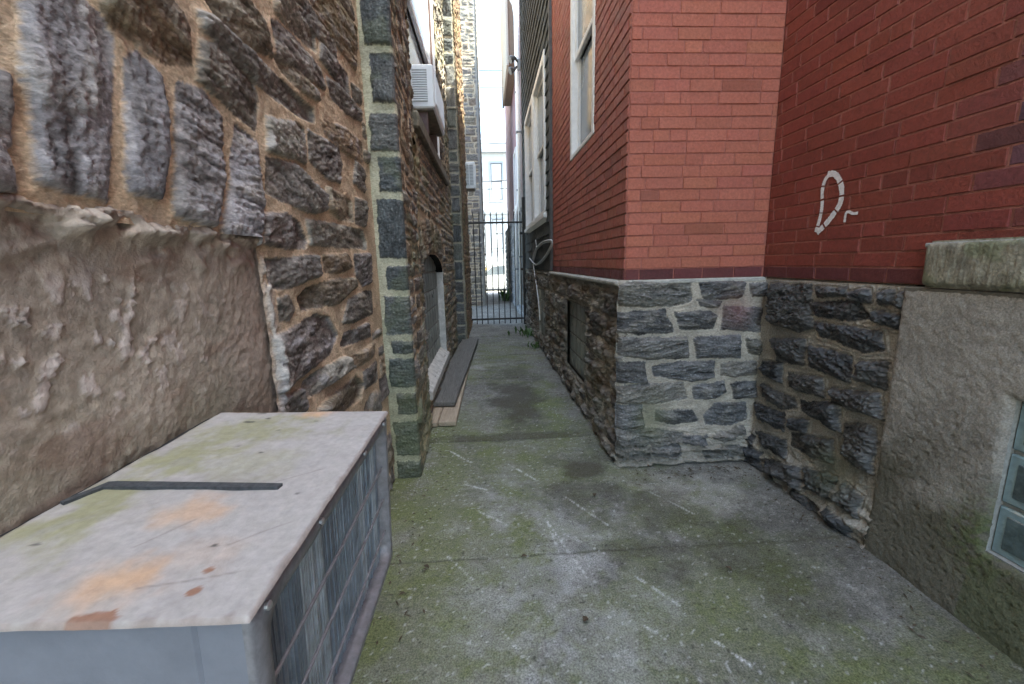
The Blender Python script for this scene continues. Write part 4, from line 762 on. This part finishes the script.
p2 = thing('downpipe', PIPE_LBL[1], 'downpipe', (0.80, 9.95, 0), 'white pipes beyond the gate')
MB().tube([(0.80, 9.95, 6.9), (0.80, 9.95, 0.4)], 0.05, 12).build('pipe', M_WHITE, p2, True)
MB().box(0.74, 0.86, 9.9, 10.0, 1.5, 1.54).box(0.74, 0.86, 9.9, 10.0, 4.2, 4.24).build('strap', M_HOUSET, p2)

# ------------------------------------------------------------------ iron gate
GT = thing('iron_gate', 'black iron bar gate with pointed pickets closing the far end of the alley', 'gate', (0.18, 9.5, 0))
rr = random.Random(2)
for k in range(10):
    x = -0.40 + k * 0.128; lean = rr.uniform(-0.006, 0.006)
    MB().tube([(x + lean, 9.5, 0.03), (x, 9.5, 2.40), (x - lean, 9.5, 2.43), (x - lean, 9.5, 2.50)], [0.011, 0.011, 0.014, 0.003], 8).build('bar', M_IRON, GT)
for z in (0.14, 2.26): MB().box(-0.46, 0.80, 9.485, 9.515, z - 0.02, z + 0.02, 0.004).build('rail', M_IRON, GT)
MB().box(-0.49, -0.45, 9.47, 9.53, 0.0, 2.36, 0.005).build('post', M_IRON, GT); MB().box(0.80, 0.855, 9.46, 9.54, 0.0, 2.78, 0.006).build('post', M_IRON, GT)
MB().box(-0.47, -0.36, 9.45, 9.55, 1.18, 1.30, 0.008).build('lock_box', M_IRON, GT)
MB().box(0.74, 0.85, 9.47, 9.53, 1.22, 1.27, 0.008).box(0.74, 0.85, 9.47, 9.53, 2.0, 2.05, 0.008).build('hinge', M_IRON, GT)

# ------------------------------------------------------------------ air conditioners
AC = thing('air_conditioner', 'large weathered air conditioner with rust-stained top and bent fins in the left foreground', 'air conditioner', (-0.264, 0.69, 1.05))
X0, X1, Y0, Y1, Z0, Z1 = -0.648, -0.264, 0.390, 0.990, 0.655, 1.05
us = steps((X0 - 0.002, X1 + 0.010, 0.003)); vs = steps((Y0 - 0.008, Y1 + 0.006, 0.003)); U, V = np.meshgrid(us, vs, indexing='ij')
n1 = fbm(U * 7, V * 7, 5, 101); n2 = fbm(U * 40, V * 22, 4, 102); bl = lambda cx, cy, rx, ry, a=0.5: sstep(1.2, 0.15, np.hypot((U - cx) / rx, (V - cy) / ry) + a * fbm(U * 14, V * 14, 4, 103) + 0.25 * n2)
C = np.array([0.40, 0.38, 0.37])[None, None] * (1 + 0.08 * n1 + 0.10 * n2)[..., None]
C = mixc(C, (0.27, 0.27, 0.14), np.clip(np.maximum.reduce([bl(-0.585, 0.60, 0.08, 0.14), bl(-0.57, 0.76, 0.11, 0.12), bl(-0.52, 0.88, 0.16, 0.11) * 0.9, bl(-0.44, 0.73, 0.12, 0.07) * 0.5]), 0, 1) * 0.8)
C = mixc(C, (0.30, 0.29, 0.27), sstep(0.0, 0.7, n2 + 0.5 * n1) * 0.42)
C = mixc(C, (0.60, 0.35, 0.17), np.clip(np.maximum.reduce([bl(-0.43, 0.445, 0.06, 0.05, 0.3), bl(-0.435, 0.58, 0.055, 0.05, 0.4) * 0.75, bl(-0.415, 0.985, 0.045, 0.03) * 0.95, bl(-0.37, 0.47, 0.06, 0.05) * 0.25]), 0, 1) * 0.62)
C = mixc(C, (0.26, 0.13, 0.08), np.maximum(sstep(1.1, 0.8, np.hypot((U + 0.409) / 0.024, (V - 0.388) / 0.014) + 0.6 * n2 + 0.5 * n1), np.maximum(sstep(1.1, 0.8, np.hypot((U + 0.335) / 0.007, (V - 0.424) / 0.006) + 0.4 * n2), sstep(1.1, 0.8, np.hypot((U + 0.34) / 0.006, (V - 0.455) / 0.005) + 0.4 * n2))) * 0.9)
for (sx, sy, sr) in ((-0.587, 0.511, 0.007), (-0.62, 0.49, 0.005), (-0.50, 0.80, 0.007), (-0.545, 0.93, 0.009), (-0.52, 0.955, 0.006), (-0.36, 0.50, 0.003), (-0.46, 0.88, 0.005), (-0.40, 0.93, 0.004), (-0.44, 0.77, 0.003), (-0.31, 0.62, 0.003), (-0.55, 0.985, 0.008)):
    C = mixc(C, (0.05, 0.05, 0.045), sstep(1.2, 0.7, np.hypot((U - sx) / sr * 0.8, (V - sy) / sr * 2.2) + 0.9 * n2) * 0.8)
for x0, y0, x1, y1 in ((-0.345, 0.50, -0.285, 0.545), (-0.46, 0.50, -0.42, 0.56), (-0.36, 0.66, -0.30, 0.70), (-0.40, 0.43, -0.30, 0.45)):
    ex, ey = x1 - x0, y1 - y0; t = np.clip(((U - x0) * ex + (V - y0) * ey) / (ex * ex + ey * ey), 0, 1); d = np.hypot(U - x0 - t * ex, V - y0 - t * ey)
    C = mixc(C, (0.2, 0.18, 0.17), np.exp(-(d / 0.0016) ** 2) * 0.55)
de = np.minimum(np.minimum(U - us[0], us[-1] - U), np.minimum(V - vs[0], vs[-1] - V)); C = mixc(C, (0.22, 0.17, 0.14), sstep(0.008, 0.0, de + 0.004 * n2) * 0.6)
H = Z1 + 0.0020 * n1 - np.where(de < 0.0008, 0.005, 0.0) - 0.0008 * np.exp(-de / 0.004)
AF = (Vector((0, 0, 0)), Vector((1, 0, 0)), Vector((0, 1, 0)), Vector((0, 0, 1)))
sheet('top_cover', us, vs, AF, H, C, M_ACTOP, AC)
b = MB(); b.box(X0, X1 - 0.05, Y0, Y1, Z0, Z1 - 0.006, 0.004); b.build('cabinet', M_ACSIDE, AC)
b = MB(); b.box(X1 - 0.05, X1 - 0.001, Y0 + 0.003, Y0 + 0.012, Z0, Z1 - 0.008); b.box(X1 - 0.05, X1 - 0.001, Y1 - 0.012, Y1 - 0.003, Z0, Z1 - 0.008); b.box(X1 - 0.05, X1 - 0.001, Y0 + 0.012, Y1 - 0.012, Z0, Z0 + 0.008); b.build('side_rail', M_ACSIDE, AC)
# slot strip lying in the top
b = MB(); b.extrude([(-0.618, 0.646), (-0.345, 0.634), (-0.343, 0.646), (-0.612, 0.664), (-0.624, 0.662), (-0.645, 0.606), (-0.637, 0.602)], Z1 - 0.002, Z1 + 0.0045); b.build('slot_strip', mat('dark_gasket', (0.05, 0.055, 0.06), 0.7, bump=((200, 0.001),), var=0.4, vscale=120), AC)
# grille frame with rounded inner corners
def rrect(a0, a1, b0, b1, r, n=6):
    out = []
    for cx, cy, t0 in ((a1 - r, b1 - r, 0), (a0 + r, b1 - r, 90), (a0 + r, b0 + r, 180), (a1 - r, b0 + r, 270)):
        for k in range(n + 1): t = math.radians(t0 + 90 * k / n); out.append((cx + r * math.cos(t), cy + r * math.sin(t)))
    return out
b = MB(frame_x(X1, 1)); oo = rrect(Y0 + 0.001, Y1 - 0.001, Z0, Z1 - 0.010, 0.006); ii = rrect(Y0 + 0.036, Y1 - 0.016, Z0 + 0.018, Z1 - 0.036, 0.03); mid = rrect(Y0 + 0.026, Y1 - 0.009, Z0 + 0.010, Z1 - 0.026, 0.03); n = len(oo)
rings = []
for pts, d in ((oo, -0.004), (oo, 0.006), (mid, 0.0065), (ii, 0.004), (ii, -0.022)): rings.append(len(b.v)); b.v += [b.P(p[0], p[1], d) for p in pts]
for r0, r1 in zip(rings, rings[1:]):
    for k in range(n): b.f.append([r0 + k, r0 + (k + 1) % n, r1 + (k + 1) % n, r1 + k])
b.build('grille_frame', M_ACFRAME, AC, True)
rr = random.Random(11); cols = [M_FIN, mat('pale_fin', (0.42, 0.46, 0.50), 0.45, metal=0.4, var=0.3, vscale=25), mat('dull_fin', (0.22, 0.26, 0.31), 0.5, metal=0.4, var=0.3, vscale=25)]
fb = [MB(), MB(), MB()]; y = Y0 + 0.03; grp = 0; t = 0.0; gl = 0
while y < Y1 - 0.024:
    if gl <= 0: grp = rr.choice((0, 0, 1, 2)); gl = rr.randint(4, 12); t = rr.uniform(0.000, 0.006)
    gl -= 1; q = rr.uniform(-0.0012, 0.0012); i = len(fb[grp].v); zz = [Z0 + 0.015, rr.uniform(Z0 + 0.1, Z0 + 0.3), Z1 - 0.025]; xo = X1 - 0.018 - t * rr.random()
    for z, dq in zip(zz, (0, q * 2.2, 0)):
        fb[grp].v += [Vector((X1 - 0.045, y + dq, z)), Vector((xo, y + dq + rr.uniform(-0.001, 0.003), z)), Vector((xo, y + dq + 0.0045, z)), Vector((X1 - 0.045, y + dq + 0.003, z))]
    for l in (0, 4):
        for k in range(4): fb[grp].f.append([i + l + k, i + l + (k + 1) % 4, i + l + 4 + (k + 1) % 4, i + l + 4 + k])
    y += 0.0062 + rr.uniform(0, 0.001)
for k, f_ in enumerate(fb): f_.build('fin_bank', cols[k], AC)
b = MB(); b.box(X1 - 0.049, X1 - 0.044, Y0 + 0.012, Y1 - 0.012, Z0 + 0.01, Z1 - 0.012); b.build('coil_back', mat('coil_back', (0.05, 0.06, 0.075), 0.7), AC)
for z in (0.740, 0.826, 0.912): MB().tube([(X1 - 0.006, Y0 + 0.03, z), (X1 - 0.006, (Y0 + Y1) / 2, z - 0.002), (X1 - 0.006, Y1 - 0.02, z)], 0.0029, 8).build('grille_bar', M_ACFRAME, AC)
for yy in (0.42, 0.575, 0.80, 0.955): MB().tube([(X1 + 0.003, yy, Z1 - 0.019), (X1 + 0.010, yy, Z1 - 0.019), (X1 + 0.012, yy, Z1 - 0.019)], [0.0055, 0.0055, 0.003], 10).build('screw', M_SCREW, AC)
MB().tube([(X1 + 0.003, Y0 + 0.014, 0.93), (X1 + 0.010, Y0 + 0.014, 0.93)], 0.005, 10).build('screw', M_SCREW, AC)
b = MB(); b.box(XL - 0.03, X0 + 0.003, Y0 + 0.01, Y1 - 0.005, Z0 + 0.01, Z1 - 0.012); b.build('gap_shade_strip', M_DARK, AC)  # black strip standing in for the shade in the gap behind the cabinet
b = MB(); b.box(XL - 0.02, -0.30, 0.45, 0.48, Z0 - 0.03, Z0 - 0.001, 0.003); b.box(XL - 0.02, -0.30, 0.88, 0.91, Z0 - 0.03, Z0 - 0.001, 0.003); b.build('bracket', M_IRON, AC)

AC.rotation_euler = (0, math.radians(1.9), 0)                  # set to drain towards the alley

def small_ac(label, x0, x1, y0, y1, z0, z1, loc_z):
    a = thing('air_conditioner', label, 'air conditioner', ((x0 + x1) / 2, (y0 + y1) / 2, z0))
    MB().box(x0, x1, y0, y1, z0, z1, 0.012).build('cabinet', M_WHITEAC, a)
    f = MB(frame_y(y0)); w, hgt = x1 - x0, z1 - z0; rim = 0.10 * w
    g0, g1, h0, h1 = x0 + rim, x1 - rim * 1.6, z0 + hgt * 0.14, z1 - hgt * 0.10
    MB(frame_y(y0)).box(g0, g1, h0, h1, 0.001, 0.004).build('louvre_panel', M_HOUSET, a)
    l = MB(frame_y(y0)); nl = 14
    for k in range(nl): z = h0 + (k + 0.5) * (h1 - h0) / nl; l.box(g0, g1, z - 0.005, z + 0.005, 0.0045, 0.014)
    l.box((g0 + g1) / 2 - 0.008, (g0 + g1) / 2 + 0.008, h0, h1, 0.004, 0.018); l.build('louvre', M_WHITEAC, a)
    s = MB(frame_x(x1, 1)); ny = 26
    for k in range(ny): y = y0 + 0.05 + (k + 0.5) * (y1 - y0 - 0.1) / ny; s.box(y - 0.006, y + 0.006, z0 + 0.05, z1 - 0.05, 0.001, 0.012)
    s.build('rear_grille', M_WHITEAC, a)
    MB().box(x0 + 0.02, x1 - 0.02, y0 + 0.02, y1 - 0.02, z0 - 0.012, z0 - 0.001).build('base_pan', M_BROWN if False else mat('rusty_pan', (0.20, 0.17, 0.13), 0.8, var=0.4, vscale=12), a)
    return a
small_ac('white boxy window air conditioner jutting from the first-floor window of the stone house', -0.80, -0.425, 4.18, 5.05, 2.80, 3.16, 2.8)
for yy in (4.25, 4.94): MB().box(-0.80, -0.50, yy, yy + 0.04, 2.60, 2.786, 0.004).build('prop', M_BROWN, bpy.data.objects['air_conditioner.001'])
small_ac('small white air conditioner high on the second stone pier beside the gate', -0.43, -0.19, 9.5, 9.85, 2.98, 3.52, 3)

# ------------------------------------------------------------------ planks by the left wall
def plank(name, label, p0, ang, L, W, z0, T, m, seam=None, group=None):
    u = Vector((math.sin(ang), math.cos(ang), 0)); v = Vector((math.cos(ang), -math.sin(ang), 0)); rr = random.Random(int(L * 100))
    b = MB((Vector((p0[0], p0[1], z0)), u, v, Vector((0, 0, 1)))); ws = [0, W] if not seam else [0, seam, W]
    for a0, a1 in zip(ws, ws[1:]): b.box(rr.uniform(0, 0.015), L + rr.uniform(-0.02, 0.02), a0 + (0.004 if a0 else 0), a1, 0, T, 0.006)
    o = b.build(name, m); return tag(o, label, 'plank', group)
plank('plank', 'pale sawn plank lying flat on the concrete beneath the grey plank', (-0.575, 3.48), math.radians(0.9), 3.7, 0.26, 0.006, 0.042, M_WOODL, seam=0.10)
plank('plank', 'weathered dark grey plank lying on top of the pale one by the basement window', (-0.625, 3.86), math.radians(2.6), 3.45, 0.275, 0.058, 0.045, M_WOODD)
for k, yy in enumerate((4.3, 6.6)):
    tag(MB().box(-0.55 + k * 0.06, -0.40 + k * 0.06, yy, yy + 0.08, 0.0485, 0.0575, 0.002).build('wood_spacer', M_WOODL), ('near' if k == 0 else 'far') + ' thin wooden spacer wedged between the grey and the pale plank', 'spacer', 'spacers under the grey plank')

# ------------------------------------------------------------------ loose cable on the shingles
LOOP = [(0.83, 7.688, 1.454), (0.83, 7.389, 1.581), (0.83, 6.484, 1.677), (0.83, 5.702, 1.676), (0.83, 5.414, 1.64), (0.83, 5.877, 1.511), (0.83, 6.586, 1.403), (0.83, 7.346, 1.358), (0.83, 8.282, 1.468)]
TAIL = [(0.83, 7.627, 1.357), (0.83, 7.434, 1.187), (0.83, 7.185, 1.008), (0.83, 6.899, 0.735), (0.83, 6.746, 0.463)]
STUB = [(0.83, 7.302, 1.762), (0.83, 7.221, 1.595), (0.83, 7.694, 1.407)]

def smooth3(p, n=6):
    a = [Vector(q) for q in p]; out = []
    for k in range(len(a) - 1):
        p0, p1, p2, p3 = a[max(k - 1, 0)], a[k], a[k + 1], a[min(k + 2, len(a) - 1)]
        for j in range(n): t = j / n; out.append(0.5 * (2 * p1 + (p2 - p0) * t + (2 * p0 - 5 * p1 + 4 * p2 - p3) * t * t + (3 * p1 - p0 - 3 * p2 + p3) * t**3))
    return out + [a[-1]]
cb = MB(); cb.tube(smooth3(LOOP), 0.011, 8); cb.tube(smooth3([(x + 0.012, y + 0.03, z - 0.02) for x, y, z in LOOP[:-1]]), 0.009, 8); cb.tube(smooth3(TAIL), 0.009, 8); cb.tube(smooth3([(x + 0.01, y, z) for x, y, z in STUB]), 0.009, 8)
tag(cb.build('coiled_cable', M_CABLE, None, True), 'loose loop of white cable hanging on the dark shingles above the stone base', 'cable')

# ------------------------------------------------------------------ across the street
FH = thing('white_house', 'pale white three-storey house across the street, seen through the gap above the gate', 'house', (1.2, 30.5, 0))
MB().box(-4.5, 7.0, 30.5, 38, 0.0, 8.9).build('wall', M_HOUSE, FH)
b = MB(frame_y(30.5)); b.extrude([(-4.6, 8.75), (7.1, 8.75), (7.1, 9.05), (2.6, 9.1), (1.2, 9.42), (-0.2, 9.1), (-4.6, 9.05)], -0.2, 0.35); b.build('cornice', M_HOUSET, FH)
for z0, z1 in ((5.6, 8.2), (2.3, 4.5)):
    for x in (-3.2, -1.1, 0.35, 1.65, 3.6, 5.4): sash_window(FH, frame_y(30.5), x, x + 1.0, z0, z1, 0.02, fw=0.12, proud=0.06, trim=M_HOUSET, glass=M_GLASSLT)
MB(frame_y(30.5)).box(-4.5, 7.0, 4.75, 5.0, 0.001, 0.12).build('string_course', M_HOUSET, FH)
MB(frame_y(30.5)).box(-4.5, 7.0, 0.75, 1.05, 0.001, 0.10).build('base_band', M_AMBER, FH)
CAR = thing('parked_car', 'white car parked along the street, glimpsed through the gate bars', 'car', (0.6, 22.3, -0.03))
prof = [(-1.75, 0.22), (-1.80, 0.55), (-1.62, 0.74), (-0.9, 0.82), (-0.35, 1.30), (1.1, 1.34), (1.75, 0.92), (2.15, 0.84), (2.2, 0.30), (2.1, 0.2)]
cf = (Vector((0.6, 22.3, -0.03)), Vector((1, 0, 0)), Vector((0, 0, 1)), Vector((0, -1, 0)))
MB(cf).extrude(prof, -0.85, 0.85).build('body', M_CARP, CAR)
MB(cf).extrude([(-0.80, 0.84), (-0.33, 1.24), (0.30, 1.27), (0.30, 0.86)], -0.86, 0.86).extrude([(0.38, 0.86), (0.38, 1.27), (1.05, 1.27), (1.55, 0.92)], -0.86, 0.86).build('window', M_GLASSDK, CAR)
for x in (-1.1, 1.4):
    for s in (-0.78, 0.78):
        w = MB(cf); w.tube([(x, 0.31, s - 0.10), (x, 0.31, s + 0.10)], 0.31, 20); w = w.build('wheel', M_TYRE, CAR); q = MB(cf); q.tube([(x, 0.31, s - 0.105), (x, 0.31, s + 0.105)], 0.18, 16); q.build('rim', M_HOUSET, w)
for s in (-0.6, 0.6): MB(cf).box(-1.83, -1.70, 0.58, 0.70, s - 0.18, s + 0.18, 0.02).build('headlight', M_GLASSLT, CAR)
WL = ['topmost overhead wire crossing the sky above the street', 'second overhead wire from the top, crossing the bright sky', 'overhead wire passing just above the cornice of the white house', 'sagging overhead wire across the upper windows of the white house', 'lowest overhead wire, in front of the white house']
for lb, (za, zb) in zip(WL, ((10.1, 10.15), (9.38, 9.4), (7.0, 7.05), (5.3, 5.6), (4.95, 5.1))):
    w = MB(); w.tube([(-9 + k * 2, 21.0 + 0.02 * k, za + (zb - za) * (k - 4.5) / 1.0 * 0.3 - 0.012 * (25 - (k - 5) ** 2) * 0.3) for k in range(11)], 0.02, 6)
    tag(w.build('overhead_wire', M_BLACKWIRE), lb, 'wire', 'overhead wires above the street')

# ------------------------------------------------------------------ weeds, leaves, grit
def weed(name, label, x, y, n, hgt, seed, spread=0.12, m=M_LEAF, group=None):
    rr = random.Random(seed); b = MB()
    for k in range(n):
        a = rr.uniform(0, 2 * math.pi); L = hgt * rr.uniform(0.5, 1.0); ln = rr.uniform(0.2, 0.9); w = rr.uniform(0.010, 0.022) * (hgt / 0.2) ** 0.5
        bx, by = x + rr.gauss(0, spread * 0.35), y + rr.gauss(0, spread * 0.6); dx, dy = math.cos(a), math.sin(a); px, py = -dy, dx; i = len(b.v)
        for t, ww in ((0, 0.25), (0.35, 0.9), (0.7, 1.0), (1, 0.05)):
            r_ = ln * L * t * t * 0.9; z = 0.0 + L * (t - 0.25 * t * t * ln)
            for s in (-1, 1): b.v.append(Vector((bx + dx * r_ + px * w * ww * s, by + dy * r_ + py * w * ww * s, z + 0.004 * s)))
        for k2 in range(3): b.f.append([i + 2 * k2, i + 2 * k2 + 1, i + 2 * k2 + 3, i + 2 * k2 + 2])
    o = b.build(name, m); return tag(o, label, 'plant', group)
weed('weed', 'green weed tuft sprouting at the foot of the stone base by the gate', 0.76, 8.05, 46, 0.20, 3, 0.30)
weed('weed', 'leafy green plant beyond the gate at the corner of the mauve house', 0.62, 15.6, 60, 0.55, 4, 0.25)
weed('weed', 'low sprig of green growing under the second basement window', 0.80, 6.75, 26, 0.13, 6, 0.22)
rr = random.Random(8); b = MB()
for k in range(420):
    t = rr.random()
    if t < 0.30: x, y = XQ + abs(rr.gauss(0, 0.06)) + 0.0, rr.uniform(2.5, 3.4)
    elif t < 0.42: x, y = rr.gauss(-0.5, 0.1), rr.uniform(2.3, 2.58)
    elif t < 0.62: x, y = rr.uniform(0.9, 1.75), 2.58 - abs(rr.gauss(0, 0.05))
    elif t < 0.78: x, y = 1.74 - abs(rr.gauss(0, 0.06)), rr.uniform(0.8, 2.6)
    else: x, y = rr.uniform(-0.5, 1.6), rr.uniform(0.9, 4.5)
    if y > 2.6 and x > 0.75: continue
    r_ = rr.uniform(0.002, 0.007); i = len(b.v); z = 0.002
    b.v += [Vector((x + r_ * rr.uniform(0.6, 1.2) * math.cos(q), y + r_ * rr.uniform(0.6, 1.2) * math.sin(q), z)) for q in (0, 1.5, 3.1, 4.6)] + [Vector((x, y, z + r_ * rr.uniform(0.5, 1)))]
    b.f += [[i, i + 1, i + 4], [i + 1, i + 2, i + 4], [i + 2, i + 3, i + 4], [i + 3, i, i + 4]]
tag(b.build('grit', M_PEB), 'pale grit and mortar crumbs scattered along the feet of the walls', 'grit', kind='stuff')
rr = random.Random(31); b = MB()
for k in range(260):
    t = rr.random()
    if t < 0.25: x, y = rr.uniform(-0.5, -0.3), rr.uniform(1.0, 3.4)
    elif t < 0.55: x, y = rr.uniform(0.9, 1.78), 2.56 - abs(rr.gauss(0, 0.09))
    elif t < 0.8: x, y = 1.75 - abs(rr.gauss(0, 0.12)), rr.uniform(0.8, 2.6)
    else: x, y = 0.80 - abs(rr.gauss(0, 0.08)), rr.uniform(2.8, 7)
    if y > 2.55 and x > 0.78: continue
    a = rr.uniform(0, 6.28); L = rr.uniform(0.006, 0.022); W = rr.uniform(0.002, 0.006); u = Vector((math.cos(a), math.sin(a), 0)); v = Vector((-u.y, u.x, 0)); c0 = Vector((x, y, 0.007 + rr.uniform(0, 0.004))); i = len(b.v)
    b.v += [c0 - u * L, c0 + v * W + Vector((0, 0, 0.003)), c0 + u * L, c0 - v * W + Vector((0, 0, 0.002)), c0 + Vector((0, 0, 0.006))]
    b.f += [[i, i + 1, i + 4], [i + 1, i + 2, i + 4], [i + 2, i + 3, i + 4], [i + 3, i, i + 4]]
tag(b.build('leaf_litter', M_DRY), 'dark crumbs of leaf litter gathered along the wall feet', 'litter', kind='stuff')
LV = [(0.13, 1.78, 'small dark leaf lying beside the long white scratch'), (0.60, 2.28, 'narrow dark leaf below the round damp patch'), (-0.33, 1.75, 'crumpled leaf close under the air conditioner side'), (0.34, 1.40, 'thin curled leaf near the middle of the paving'), (1.05, 1.62, 'brown leaf on the paving beside the right wall moss'), (0.33, 4.95, 'dark leaf scrap far down the alley')]
for k, (x, y, lb) in enumerate(LV):
    a = k * 1.3; u = Vector((math.cos(a), math.sin(a), 0)); v = Vector((-math.sin(a), math.cos(a), 0)); L, W = 0.030, 0.010 + 0.003 * (k % 2)
    b = MB((Vector((x, y, 0.006)), u, v, Vector((0, 0, 1)))); n = 6; i = 0
    for j in range(n + 1):
        t = j / n; w_ = W * math.sin(math.pi * min(0.98, max(0.04, t))); zc = 0.006 * math.sin(t * 3) + 0.002
        b.v += [b.P((t - 0.5) * L, -w_, zc + 0.005), b.P((t - 0.5) * L, 0, zc), b.P((t - 0.5) * L, w_, zc + 0.005)]
    for j in range(n):
        for s in (0, 1): b.f.append([3 * j + s, 3 * j + s + 1, 3 * j + s + 4, 3 * j + s + 3])
    tag(b.build('fallen_leaf', M_DRY), lb, 'leaf', 'fallen leaves')
